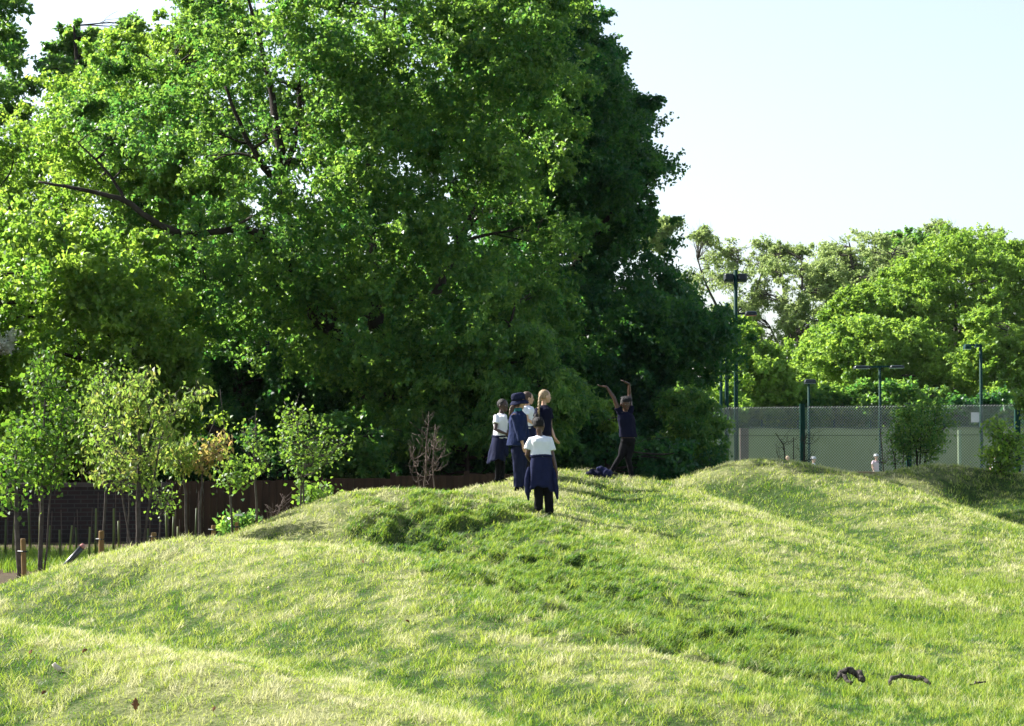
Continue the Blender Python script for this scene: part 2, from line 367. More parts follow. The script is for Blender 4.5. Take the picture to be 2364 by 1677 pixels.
# ------------------------------------------------------------------ foliage
def leaves(name, pos, L, W, m, root, seed=0, droop=.25, up=.55, tint=None, fold=.16):
    rng = np.random.default_rng(seed); n = len(pos)
    a = rng.normal(size=(n, 3)); a[:, 2] -= droop*1.5; a /= np.linalg.norm(a, axis=1, keepdims=True)
    nn = rng.normal(size=(n, 3)); nn[:, 2] += up*2; nn -= a*(nn*a).sum(1, keepdims=True); nn /= np.linalg.norm(nn, axis=1, keepdims=True)
    b = np.cross(a, nn); s = rng.uniform(.65, 1.25, (n, 1)); l = L*s; ww = W*s
    p = np.asarray(pos); off = np.array(root.location) if root else 0; p = p-off
    v = np.empty((n, 4, 3)); v[:, 0] = p; v[:, 1] = p+a*l*.48+b*ww*.5+nn*l*fold; v[:, 2] = p+a*l-nn*l*.12; v[:, 3] = p+a*l*.48-b*ww*.5+nn*l*fold
    me = np_mesh(name, v.reshape(-1, 3), np.arange(4*n).reshape(n, 4), 4)
    t = rng.uniform(0, 1, n) if tint is None else np.clip(tint+rng.normal(0, .18, n), 0, 1)
    at = me.attributes.new('tint', 'FLOAT', 'FACE'); at.data.foreach_set('value', t.astype(np.float32))
    return link(name, me, m, root)
def Pn(px, py, d):
    dx = (px-CX)/F; dz = (CY-py)/F; s = d/(cP-dz*sP)
    return np.stack([dx*s, d, EYE+(sP+dz*cP)*s], 1)
def crown_sprays(poly, d0, thick, n, seed, gap, E=None, gapf=.55, ragged=60, bs=.5, per_b=9):
    rng = np.random.default_rng(seed); xs = [p[0] for p in poly]; ys = [p[1] for p in poly]; out = []; edge = []
    E = E or .45*min(max(xs)-min(xs), max(ys)-min(ys)); cnt = 0; sc = d0/F; ragged = ragged*min(1, 46/d0)*min(1, E/150)
    nb_ = max(6, n//per_b)
    while cnt < nb_:
        px = rng.uniform(min(xs), max(xs), 4000); py = rng.uniform(min(ys), max(ys), 4000)
        ins, ds = pip(px, py, poly); T = thick*np.sqrt(np.clip(1-(1-np.clip(ds/E, 0, 1))**2, .04, 1))
        u = rng.uniform(-1, 1, 4000); u = np.sign(u)*np.abs(u)**.6
        q3 = Pn(px, py, d0+u*T); rg_ = fbm(q3[:, 0]/1.1+seed, q3[:, 2]/.9+q3[:, 1]*.3, seed, 3); ins &= ds > (rg_-.32)*2.2*ragged
        p = q3[ins]; e = ds[ins]; gp = np.array([gap(a_, b_) for a_, b_ in zip(px[ins], py[ins])]) if callable(gap) else gap
        keep = np.array([noise.noise(Vector(q)*gapf+Vector((seed*3.1, 0, 0)))+.45*noise.noise(Vector(q)*gapf*2.6+Vector((0, seed*1.7, 0))) for q in p]) > gp
        p = p[keep]; e = e[keep]; out.append(p); edge.append(e); cnt += len(p)
    c0, e0 = np.concatenate(out)[:nb_], np.concatenate(edge)[:nb_]; k = int(math.ceil(n/nb_))
    bsz = bs*rng.uniform(.6, 1.3, (nb_, 1, 1))*np.clip(.4+e0*sc/2.0, .4, 1)[:, None, None]; o3 = rng.normal(size=(nb_, k, 3))*np.array([1, 1, .5])
    return (c0[:, None, :]+o3*bsz).reshape(-1, 3), np.repeat(e0, k)
def sprays_to_leaves(c, e, r, per, seed, d0, squash=.6, jit=.07):
    """each spray is a bunch of leafy sprigs growing outwards and up from its centre"""
    rng = np.random.default_rng(seed+5); n = len(c); k = 10; m = max(1, per//k); mid = c.mean(0)
    rr = r*.75*rng.uniform(.6, 1.35, n)*np.clip(.5+e*(d0/F)/1.6, .5, 1.0)
    ow = c-mid; ow[:, 2] *= .6; ow /= np.linalg.norm(ow, axis=1, keepdims=True)+1e-6
    dirs = rng.normal(size=(n, k, 3))*.75+ow[:, None, :]*.55+np.array([0, 0, .25]); dirs /= np.linalg.norm(dirs, axis=2, keepdims=True)
    t = rng.uniform(.15, 1.0, (n, k, m, 1))**.8; ln = rr[:, None, None, None]*rng.uniform(.6, 1.25, (n, k, 1, 1))
    lv = c[:, None, None, :]+dirs[:, :, None, :]*t*ln*np.array([1, 1, .55+squash*.6])
    lv = lv+rng.normal(size=(n, k, m, 3))*jit*(1.25-t*.5)*(r/.55); lv[..., 2] -= (t[..., 0]**2)*ln[..., 0]*.1
    tint = np.repeat(np.repeat(rng.uniform(.2, .8, n), k)+rng.normal(0, .08, n*k), m)
    return lv.reshape(-1, 3), tint
def curve_pts(a, b, n, sag, rng):
    a, b = Vector(a), Vector(b); L = (b-a).length; w1 = Vector((rng.uniform(-1, 1), rng.uniform(-1, 1), rng.uniform(-.4, 1)))*L*sag
    w2 = Vector((rng.uniform(-1, 1), rng.uniform(-1, 1), rng.uniform(-.5, .8)))*L*sag*.5
    return [a.lerp(b, i/n)+w1*math.sin(math.pi*i/n)+w2*math.sin(2*math.pi*i/n) for i in range(n+1)]
def tree(name, label, cat, base, limbs, poly, d0, thick, nspray, per, L, W, leafm, barkm, seed, gap=-.12, r=.6, nbranch=80, group=None, br=.035, E=None, droop=.25, up=.55, sub=2, gapf=.55, squash=.6, jit=.07):
    rng = random.Random(seed); bp = P(*base); gz = th(bp.x, bp.y); root = empty(name, (bp.x, bp.y, gz), label, cat, group)
    tb = MB(); nodes = []
    for i, lb in enumerate(limbs):
        pts = [P(a, b, c) for a, b, c, _ in lb]; rad = [q[3] for q in lb]
        fp, fr = [], []
        for j in range(len(pts)-1):
            K = 5
            for k in range(K):
                t = k/K; jit = Vector((rng.gauss(0, 1), rng.gauss(0, 1), rng.gauss(0, .5)))*(rad[j]*.18 if (j or k) else 0)
                p0 = pts[max(j-1, 0)]; p3 = pts[min(j+2, len(pts)-1)]; p1, p2 = pts[j], pts[j+1]
                q = .5*((2*p1)+(p2-p0)*t+(2*p0-5*p1+4*p2-p3)*t*t+(3*p1-p0-3*p2+p3)*t**3)
                fp.append(q+jit); fr.append(rad[j]+(rad[j+1]-rad[j])*t)
        fp.append(pts[-1]); fr.append(rad[-1])
        if i == 0:   # root the trunk in the ground with a flare
            fp[0] = Vector((fp[0].x, fp[0].y, th(fp[0].x, fp[0].y)-.15)); fr[0] *= 1.5
        tb.tube(fp, fr, 9 if max(fr) > .08 else 6); nodes += [(q, rr_) for q, rr_ in zip(fp, fr)]
    c, e = crown_sprays(poly, d0, thick, nspray, seed, gap, E, gapf, bs=r*.85)
    NP_ = np.array([q[:] for q, _ in nodes])
    idx = list(range(len(c))); rng.shuffle(idx)
    for i in idx[:nbranch]:
        dv = c[i]-NP_; dd = np.linalg.norm(dv, axis=1)+np.maximum(0, -(dv[:, 2]))*1.2; j = int(dd.argmin())
        a, ra = nodes[j]; n = 6; pts = curve_pts(a, c[i], n, .11, rng); Lb = (Vector(c[i])-a).length
        if Lb > 2.1*(d0/46): continue
        r0 = min(ra*.7, br*(.5+Lb*.3)); tb.tube(pts, [r0*(1-k/n)+.006*(k/n)+.004 for k in range(n+1)], 5)
        for _ in range(sub):
            q = pts[rng.randint(2, n-1)]; tip = Vector(c[i])+Vector((rng.uniform(-.8, .8), rng.uniform(-.8, .8), rng.uniform(-.4, .8)))*r
            tb.tube(curve_pts(q, tip, 4, .15, rng), [r0*.4, r0*.32, r0*.24, .006, .004], 4)
    tb.build('trunk', barkm, root, smooth=True)
    lv, tint = sprays_to_leaves(c, e, r, per, seed, d0, squash, jit)
    leaves('crown', lv, L, W, leafm, root, seed, droop, up, tint)
    return root

# ================================================================== large trees
tree('oak_tree', 'great spreading oak in the middle, with forked dark trunk, its crown lit from the left', 'tree', (885, 1130, 46),
     [[(885, 1130, 46, .32), (880, 1000, 46, .30), (872, 860, 46, .22), (868, 700, 46, .15), (860, 560, 46.5, .10), (850, 380, 47, .07), (880, 150, 47, .04), (890, -40, 47, .02)],
      [(885, 960, 46, .24), (930, 820, 45.6, .16), (1000, 690, 45.3, .10), (1060, 560, 45.5, .06), (1120, 420, 46, .03)],
      [(880, 940, 46, .24), (800, 800, 45.6, .2), (725, 705, 45, .21), (690, 610, 44.5, .13), (668, 540, 44.5, .10), (650, 420, 44.5, .12), (640, 300, 44.6, .085), (622, 190, 45, .06), (590, 60, 45, .04), (560, -60, 45, .02)],
      [(655, 440, 44.5, .10), (600, 370, 44, .06), (560, 300, 44, .045), (520, 200, 44, .03)],
      [(650, 420, 44.5, .08), (690, 270, 44.5, .055), (685, 120, 44.5, .04), (700, -30, 44.5, .02)],
      [(690, 640, 44.8, .13), (620, 560, 44, .09), (560, 530, 43.5, .07), (440, 540, 43, .06), (360, 515, 42.6, .065), (290, 465, 42.4, .055), (200, 440, 42.3, .04), (90, 420, 42.5, .02)],
      [(290, 465, 42.4, .04), (250, 400, 42.4, .03), (180, 330, 42.4, .015)],
      [(690, 1160, 44, .2), (640, 1100, 43.8, .18), (560, 1040, 43.6, .14), (480, 985, 43.4, .08)]],
     [(300, 60), (470, -60), (640, -250), (900, -330), (1180, -300), (1330, -120), (1290, 60), (1340, 250), (1350, 500), (1330, 700), (1250, 860), (1200, 960), (1080, 1010), (900, 1020), (820, 930), (720, 880), (600, 860), (470, 830), (380, 760), (300, 700), (240, 560), (150, 440), (180, 250)],
     46, 4.4, 2900, 130, .092, .064, M['oak_leaf'], M['bark'], 11, gap=lambda x_, y_: (.26 if y_ < 620 else .12)*max(0, min(1, (950-x_)/350))-.13, r=.62, nbranch=300, E=330, gapf=.5, sub=3)
tree('lime_tree', 'tall dark broadleaved tree at the right edge of the wood, crown rising against open sky', 'tree', (1290, 1120, 54.5),
     [[(1290, 1120, 54.5, .3), (1285, 950, 54.5, .26), (1280, 760, 54.5, .2), (1270, 560, 54.5, .14), (1290, 350, 54.5, .09), (1280, 120, 54.5, .05), (1250, -60, 54.5, .02)],
      [(1280, 700, 54.5, .12), (1350, 580, 54.5, .08), (1430, 470, 54.5, .04)], [(1275, 600, 54.5, .1), (1380, 400, 54.2, .06), (1450, 300, 54.5, .03)], [(1285, 300, 54.5, .08), (1350, 200, 54.5, .03)]],
     [(1140, -200), (1240, -120), (1345, 20), (1372, 75), (1405, 110), (1432, 170), (1470, 205), (1488, 262), (1525, 300), (1528, 345), (1536, 372), (1500, 410), (1478, 445), (1492, 500), (1470, 548), (1415, 600), (1330, 760), (1200, 860), (1080, 700), (1050, 300)],
     54.5, 4.4, 2400, 110, .105, .072, M['dark_leaf'], M['bark'], 23, gap=-.3, r=.6, nbranch=120, E=260)
tree('hornbeam_tree', 'low dark dense tree skirting the wood beside the tennis court fence', 'tree', (1500, 1110, 53),
     [[(1500, 1110, 53, .2), (1495, 980, 53, .16), (1490, 850, 53, .1), (1480, 700, 53, .05)], [(1492, 900, 53, .1), (1570, 800, 53, .06), (1640, 740, 53, .03)]],
     [(1180, 700), (1300, 620), (1440, 560), (1520, 568), (1560, 600), (1590, 612), (1612, 660), (1618, 700), (1672, 728), (1690, 780), (1680, 830), (1682, 880), (1640, 900), (1600, 960), (1570, 1060), (1480, 1090), (1280, 1100), (1150, 1080), (1130, 850)],
     53, 3.2, 1900, 105, .105, .072, M['dark_leaf'], M['bark'], 31, gap=-.15, r=.58, nbranch=90, E=200)
tree('maple_tree', 'sunlit yellow-green tree filling the left of the wood', 'tree', (150, 1120, 52),
     [[(150, 1120, 52, .28), (150, 900, 52, .22), (160, 700, 52, .14), (150, 450, 52, .08), (180, 250, 52, .03)],
      [(155, 750, 52, .12), (60, 600, 52, .07), (-20, 450, 52, .03)], [(158, 700, 52, .1), (280, 560, 52, .05)], [(150, 520, 52, .08), (300, 330, 51.5, .05), (390, 160, 51.5, .03)]],
     [(-200, 300), (-60, 330), (40, 250), (110, 190), (180, 150), (230, 90), (330, 60), (420, 20), (520, -40), (560, 300), (520, 700), (420, 840), (200, 880), (-200, 900)],
     52, 3.6, 1900, 120, .098, .07, M['lime_leaf'], M['bark'], 41, gap=-.0, r=.62, nbranch=150, E=240, gapf=.5)
tree('ash_tree', 'tall tree at the far left edge, top of crown against the sky', 'tree', (-40, 1120, 62),
     [[(-40, 1120, 62, .3), (-40, 700, 62, .2), (-30, 300, 62, .1), (0, 30, 62, .03)]],
     [(-250, -150), (-20, -120), (40, -20), (62, 30), (55, 90), (75, 140), (50, 200), (60, 300), (60, 500), (-250, 600)],
     62, 3.5, 620, 90, .13, .09, M['oak_leaf'], M['bark'], 43, gap=-.1, r=.6, nbranch=60)
tree('beech_tree', 'spiky-topped green tree behind the sunlit one at upper left', 'tree', (180, 1120, 64),
     [[(180, 1120, 64, .3), (180, 700, 64, .2), (190, 300, 64, .1), (170, 60, 64, .03)]],
     [(70, 400), (80, 240), (95, 110), (112, 60), (128, 95), (150, 85), (172, 10), (190, 20), (205, 90), (240, 70), (260, 30), (330, 30), (420, 150), (420, 420)],
     64, 2.5, 480, 90, .13, .09, M['oak_leaf'], M['bark'], 47, gap=-.1, r=.5, nbranch=50)
tree('hazel_tree', 'low bright green tree hanging over the brick wall at the left', 'tree', (200, 1130, 42.5),
     [[(200, 1130, 42.5, .14), (205, 950, 42.5, .11), (180, 800, 42.5, .06), (120, 640, 42.5, .03)], [(205, 940, 42.5, .08), (330, 780, 42.5, .04)]],
     [(-120, 560), (0, 520), (120, 480), (260, 500), (360, 560), (420, 700), (440, 820), (470, 960), (420, 1060), (330, 1095), (150, 1100), (-120, 1100)],
     42.5, 1.9, 1100, 90, .105, .075, M['lime_leaf'], M['bark'], 53, gap=-.1, r=.55, nbranch=80, E=180)
tree('elm_tree', 'dark leafy understorey tree behind the wooden fence, left of the oak trunk', 'tree', (560, 1130, 48.5),
     [[(560, 1130, 48.5, .16), (560, 980, 48.5, .12), (540, 850, 48.5, .06)]],
     [(380, 860), (450, 780), (600, 800), (760, 820), (850, 900), (880, 1060), (860, 1110), (700, 1100), (560, 1080), (400, 1090)],
     48.5, 1.8, 750, 90, .105, .07, M['dark_leaf'], M['bark'], 59, gap=-.2, r=.5, nbranch=50, E=150)
tree('ash_tree', 'feathery mid-green young ash standing in front of the dark wood', 'tree', (1150, 1110, 43),
     [[(1150, 1110, 43, .1), (1150, 980, 43, .08), (1155, 850, 43, .05), (1190, 700, 43, .02)], [(1152, 930, 43, .05), (1080, 820, 43, .02)]],
     [(1010, 860), (1060, 760), (1120, 700), (1180, 655), (1240, 670), (1260, 740), (1290, 830), (1330, 900), (1330, 1000), (1260, 1080), (1080, 1090), (960, 1080), (940, 980)],
     43, 1.6, 800, 90, .12, .04, M['oak_leaf'], M['bark'], 61, gap=-.15, r=.45, nbranch=60, E=130, droop=.5)
tree('bush', 'lit green bush behind the wooden fence, right of the light green sapling', 'bush', (790, 1120, 42),
     [[(790, 1120, 42, .05), (790, 1040, 42, .04), (800, 960, 42, .02)]],
     [(740, 960), (790, 930), (850, 960), (890, 1020), (900, 1080), (870, 1120), (760, 1130), (730, 1060)], 42, 1.0, 260, 63, .1, .075, M['oak_leaf'], M['bark'], 67, gap=-.3, r=.35, nbranch=25)
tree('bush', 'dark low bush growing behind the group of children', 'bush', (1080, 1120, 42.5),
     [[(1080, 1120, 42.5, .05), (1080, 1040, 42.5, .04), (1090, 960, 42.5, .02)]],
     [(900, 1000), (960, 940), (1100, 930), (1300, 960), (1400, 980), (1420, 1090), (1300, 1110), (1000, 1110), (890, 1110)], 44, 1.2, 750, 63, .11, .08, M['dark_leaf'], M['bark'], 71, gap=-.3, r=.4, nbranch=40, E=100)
tree('willow_tree', 'narrow grey-green willow in front of the court fence, left of the floodlights', 'tree', (1585, 1100, 47),
     [[(1585, 1100, 47, .09), (1583, 1000, 47, .07), (1590, 930, 47, .03)], [(1584, 1060, 47, .05), (1620, 980, 47, .02)]],
     [(1540, 920), (1570, 890), (1610, 880), (1640, 920), (1665, 960), (1660, 1010), (1645, 1050), (1640, 1085), (1530, 1095), (1520, 1000)], 47, .9, 420, 63, .1, .035, M['oak_leaf'], M['bark'], 73, gap=-.25, r=.35, nbranch=60, droop=.7)
tree('hawthorn_bush', 'hawthorn covered in white blossom at the left edge', 'bush', (-60, 1120, 41),
     [[(-60, 1120, 41, .1), (-55, 950, 41, .07), (-30, 800, 41, .03)]],
     [(-160, 740), (-60, 730), (10, 745), (26, 780), (16, 805), (-20, 830), (-160, 900)], 41, .8, 150, 63, .05, .05, M['blossom'], M['bark'], 79, gap=-.4, r=.25, nbranch=25)
tree('laurel_bush', 'patch of sunlit lime-green leaves low behind the child with raised arms', 'bush', (1400, 1100, 43.5),
     [[(1400, 1100, 43.5, .04), (1400, 1020, 43.5, .03), (1395, 970, 43.5, .015)]],
     [(1372, 945), (1395, 935), (1425, 960), (1435, 1000), (1425, 1030), (1400, 1010), (1380, 985)], 43.5, .4, 45, 45, .09, .065, M['lime_leaf'], M['bark'], 83, gap=-.5, r=.22, nbranch=12)
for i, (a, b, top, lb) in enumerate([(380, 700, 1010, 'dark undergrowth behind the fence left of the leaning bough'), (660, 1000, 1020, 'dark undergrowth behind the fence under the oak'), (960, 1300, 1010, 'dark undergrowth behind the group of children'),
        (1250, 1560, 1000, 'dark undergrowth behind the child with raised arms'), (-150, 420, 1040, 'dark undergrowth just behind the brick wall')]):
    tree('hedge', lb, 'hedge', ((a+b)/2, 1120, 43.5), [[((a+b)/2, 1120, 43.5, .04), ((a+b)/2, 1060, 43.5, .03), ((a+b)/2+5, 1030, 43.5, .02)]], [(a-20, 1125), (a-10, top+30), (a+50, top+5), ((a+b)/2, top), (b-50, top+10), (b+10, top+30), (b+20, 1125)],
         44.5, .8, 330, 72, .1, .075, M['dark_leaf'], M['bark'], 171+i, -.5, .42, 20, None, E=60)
# ------------------------------------------------------------------ trees beyond the courts
G = 'trees beyond the tennis courts'
def far(name, label, base, poly, d0, seed, nspray=700, thick=5, gap=-.25, r=.9, lm='far_leaf', L=.17, W=.125, nb=60, sub=1, limbs=None, per=130, cat='tree', br=.05, E=None, up=.9, gapf=.28, squash=.42, jit=.1):
    px, d = base; top = min(p[1] for p in poly)+60
    limbs = limbs or [[(px, 1060, d, .2), (px+4, 900, d, .18), (px-3, (900+top)/2, d, .11), (px, top, d, .03)]]
    tree(name, label, cat, (px, 1060, d), limbs, poly, d0, thick, nspray, per, L, W, M[lm], M['far_bark'], seed, gap, r, nb, G, br, E, .1, up, sub, gapf, squash, jit)
far('hornbeam_tree', 'huge rounded yellow-green tree, tallest at the far right beyond the courts', (2210, 122), [(1930, 760), (2000, 700), (2040, 650), (2080, 615), (2120, 570), (2170, 535), (2220, 520), (2270, 535), (2320, 560), (2380, 590), (2450, 640), (2480, 1000), (2100, 1000), (1950, 900)], 122, 101, 1500, 5, E=260)
far('field_maple_tree', 'rounded lime-green tree in the middle of the row beyond the courts', (2060, 112), [(1850, 880), (1870, 820), (1920, 760), (1960, 730), (2040, 715), (2110, 745), (2160, 790), (2210, 850), (2240, 900), (2250, 1000), (1880, 1000)], 112, 103, 950, 3.5, E=150, r=.8)
far('hornbeam_tree', 'sloping bright green tree left of the rounded one, reaching up to the ashes', (1960, 118), [(1835, 860), (1850, 800), (1890, 760), (1920, 700), (1970, 660), (2030, 640), (2090, 700), (2090, 950), (1850, 960)], 118, 105, 750, 3.5, E=140, r=.8)
far('hornbeam_tree', 'smaller green tree at the far right edge, lit on its left side', (2330, 108), [(2230, 760), (2260, 720), (2300, 695), (2340, 740), (2400, 760), (2440, 1000), (2260, 1000), (2225, 850)], 108, 107, 480, 2.6, E=110, r=.7, gap=-.3)
far('sycamore_tree', 'short lime-green tree just right of the tall floodlight mast', (1760, 100), [(1640, 780), (1700, 745), (1750, 760), (1790, 820), (1840, 880), (1870, 960), (1860, 1010), (1640, 1010)], 100, 109, 650, 3, E=120, r=.7)
far('ash_tree', 'sparse pale ash with open twiggy crown behind the floodlight mast', (1710, 132), [(1585, 560), (1620, 535), (1680, 522), (1740, 530), (1780, 560), (1790, 620), (1770, 700), (1720, 780), (1640, 800), (1600, 700)], 132, 111, 170, 3, gap=-.1, r=.85, lm='ash_leaf', nb=110, sub=4, per=110, gapf=.4, E=160, L=.15, W=.09,
    limbs=[[(1710, 1060, 132, .16), (1705, 800, 132, .13), (1700, 680, 132, .08), (1705, 580, 132, .02)], [(1703, 780, 132, .14), (1750, 660, 132, .08), (1770, 580, 132, .03)], [(1704, 790, 132, .12), (1640, 680, 132, .07), (1610, 600, 132, .03)]])
far('ash_tree', 'sparse pale ash glimpsed between the dark wood and the floodlight mast', (1530, 130), [(1480, 540), (1510, 510), (1550, 505), (1590, 540), (1600, 640), (1500, 640)], 130, 113, 90, 2, gap=-.1, r=.8, limbs=[[(1530, 1060, 130, .12), (1532, 800, 130, .1), (1535, 620, 130, .05), (1530, 540, 130, .015)]], lm='ash_leaf', nb=60, sub=3, per=110, L=.2, W=.13)
far('willow_tree', 'slender grey-green tree with fine upright branches between two ashes', (1830, 128), [(1725, 740), (1745, 650), (1780, 580), (1830, 555), (1870, 580), (1920, 640), (1920, 760), (1880, 880), (1750, 880)], 128, 115, 300, 3, gap=-.4, r=.7, lm='ash_leaf', nb=130, sub=4, per=100, gapf=.4, L=.15, W=.09,
    limbs=[[(1830, 1060, 128, .16), (1828, 900, 128, .14), (1820, 760, 128, .12), (1800, 620, 128, .04)], [(1828, 880, 128, .14), (1850, 740, 128, .1), (1850, 600, 128, .03)], [(1827, 860, 128, .1), (1780, 760, 128, .05)]])
far('ash_tree', 'wide pale olive ash with visible limbs left of the huge green tree', (1990, 134), [(1870, 640), (1880, 570), (1920, 545), (1980, 535), (2040, 545), (2100, 560), (2120, 640), (2060, 720), (1960, 740), (1890, 720)], 134, 117, 430, 3.5, gap=-.25, r=.85, lm='ash_leaf', nb=130, sub=3, per=110, L=.16, W=.1,
    limbs=[[(1990, 1060, 134, .18), (1990, 800, 134, .15), (1975, 660, 134, .12), (1960, 560, 134, .04)], [(1989, 760, 134, .12), (2040, 640, 134, .08), (2070, 570, 134, .03)], [(1986, 740, 134, .1), (1920, 650, 134, .05)]])
far('oak_tree', 'darker green crown showing between the olive ash and the huge tree', (2080, 140), [(2020, 560), (2050, 535), (2100, 540), (2150, 560), (2170, 620), (2080, 680), (2010, 640)], 140, 119, 260, 2.5, r=.8, gap=-.35, lm='oak_leaf')
far('ash_tree', 'thin pale ash rising behind the top of the huge green tree', (2220, 145), [(2080, 580), (2120, 525), (2180, 512), (2260, 515), (2310, 530), (2370, 580), (2340, 640), (2100, 640)], 145, 121, 260, 2.5, r=.8, gap=-.2, lm='ash_leaf', nb=130, sub=3, per=80, L=.15, W=.09)
for i, (a, b, top, d, lb) in enumerate([(1540, 1760, 905, 99, 'dark hedge behind the courts, below the floodlight mast'), (1740, 1960, 890, 99, 'tangled hedge behind the courts, left of the double floodlight'),
        (1940, 2160, 880, 99, 'hedge with paler leaves behind the courts, under the double floodlight'), (2140, 2420, 900, 99, 'dark hedge behind the courts at the far right'), (1250, 1560, 930, 99, 'hedge stretch hidden behind the dark wood')]):
    far('hedge', lb, ((a+b)/2, d), [(a, 1050), (a, top+25), ((a+b)/2, top), (b, top+20), (b, 1050)], d, 131+i, 380, 1.3, -.5, .6, 'oak_leaf' if i in (1, 2) else 'dark_leaf', .18, .13, 50, 2, cat='hedge',
        limbs=[[((a+b)/2, 1050, d, .08), ((a+b)/2, 980, d, .06), ((a+b)/2+8, 930, d, .03)]], E=60, per=54)
# woodland backing the left half
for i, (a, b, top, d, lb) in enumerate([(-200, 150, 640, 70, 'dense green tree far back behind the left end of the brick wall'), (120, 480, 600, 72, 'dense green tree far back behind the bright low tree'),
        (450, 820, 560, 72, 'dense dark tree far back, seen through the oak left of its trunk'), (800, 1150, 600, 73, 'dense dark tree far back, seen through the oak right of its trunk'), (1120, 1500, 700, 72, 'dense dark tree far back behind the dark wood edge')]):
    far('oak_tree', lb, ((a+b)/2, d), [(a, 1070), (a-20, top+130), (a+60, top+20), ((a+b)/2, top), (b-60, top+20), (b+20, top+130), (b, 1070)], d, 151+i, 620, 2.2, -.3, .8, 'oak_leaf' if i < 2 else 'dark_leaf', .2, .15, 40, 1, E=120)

# ================================================================== walls, fences, courts
def ground_pt(px, d, lift=0.0):
    p = P(px, 1040, d); return Vector((p.x, p.y, th(p.x, p.y)+lift))
# brick wall
a, b = ground_pt(-420, 37.5), ground_pt(392, 39.2)
rt = empty('brick_wall', a, 'old dark brick garden wall at the left, behind the saplings', 'wall')
top = P(100, 1117, 38).z; ang = math.atan2(b.y-a.y, b.x-a.x); Lw = (b-a).length; rt.rotation_euler = (0, 0, ang)
bm_ = MB(); bm_.box((0, 0, -.3), (Lw, .23, top-a.z-.07)); o = bm_.build('brickwork', M['brick'], None); o.parent = rt
bm_ = MB(); bm_.box((-.02, -.03, top-a.z-.068), (Lw+.02, .26, top-a.z)); o = bm_.build('coping', M['coping'], None); o.parent = rt
# wooden fence: separate bays
def board_fence(p0, p1, ztop, label, seed):
    rng = random.Random(seed); root = empty('wooden_fence', p0, label, 'fence', 'bays of the brown board fence')
    d = (p1-p0); L = math.hypot(d.x, d.y); t = Vector((d.x, d.y, 0)).normalized(); nrm = Vector((-t.y, t.x, 0)); z0 = min(p0.z, p1.z)-.1
    m = MB(); x = 0.0
    while x < L-.01:
        w_ = .12; q0 = p0+t*x; q1 = p0+t*min(x+w_-.003, L); dz = rng.uniform(-.01, .01); off = nrm*rng.uniform(-.004, .004)
        c = (q0+q1)/2; m.beam(Vector((c.x, c.y, z0))+off, Vector((c.x, c.y, ztop+dz))+off, (q1-q0).length/2, .009); x += w_
    m.build('boards', M['board'], root)
    for zz in (.3, ztop-z0-.25):
        r_ = MB(); r_.beam(Vector((p0.x, p0.y, z0+zz))+nrm*.05, Vector((p1.x, p1.y, z0+zz))+nrm*.05, .035, .04); r_.build('rail', M['board'], root)
    r_ = MB(); r_.beam(Vector((p0.x, p0.y, z0))+nrm*.1, Vector((p0.x, p0.y, ztop+.05))+nrm*.1, .05, .05); r_.build('post', M['board'], root)
pxs = [392, 560, 740, 910, 1080, 1250]; tops = [1112, 1110, 1106, 1100, 1096, 1092]
lbs = ['bay of the brown board fence next to the end of the brick wall', 'bay of the brown board fence behind the leaning oak bough', 'bay of the brown board fence behind the light green sapling', 'bay of the brown board fence behind the bare shrub', 'bay of the brown board fence behind the group of children']
for i in range(5):
    board_fence(ground_pt(pxs[i], 39.4+i*.3), ground_pt(pxs[i+1], 39.7+i*.3), P(0, tops[i], 39.5).z, lbs[i], i)
# timber sleeper wall below the near court fence
p0, p1 = P(1480, 1087, 57.5), P(2560, 1087, 53.5)
rt = empty('timber_wall', (p0.x, p0.y, 0), 'pale timber sleeper wall running below the court fence', 'wall')
hgt = p0.z; k = 5
for i in range(k):
    m = MB(); z1 = hgt-i*hgt/k; m.beam((p0.x, p0.y+(.004*(i % 2)), z1-hgt/k/2), (p1.x, p1.y+(.004*(i % 2)), z1-hgt/k/2), .06, hgt/k/2-.004); m.build('sleeper', M['sleeper'], rt)
# court surface
cm = MB(); y0 = 60; cz = BASE+.06
cme = bpy.data.meshes.new('court'); cme.from_pydata([(-12, 66, .13), (40, 58, .13), (40, 96, .13), (-12, 96, .13)], [], [(0, 1, 2, 3)])
tag(link('court_ground', cme, M['court']), kind='structure')
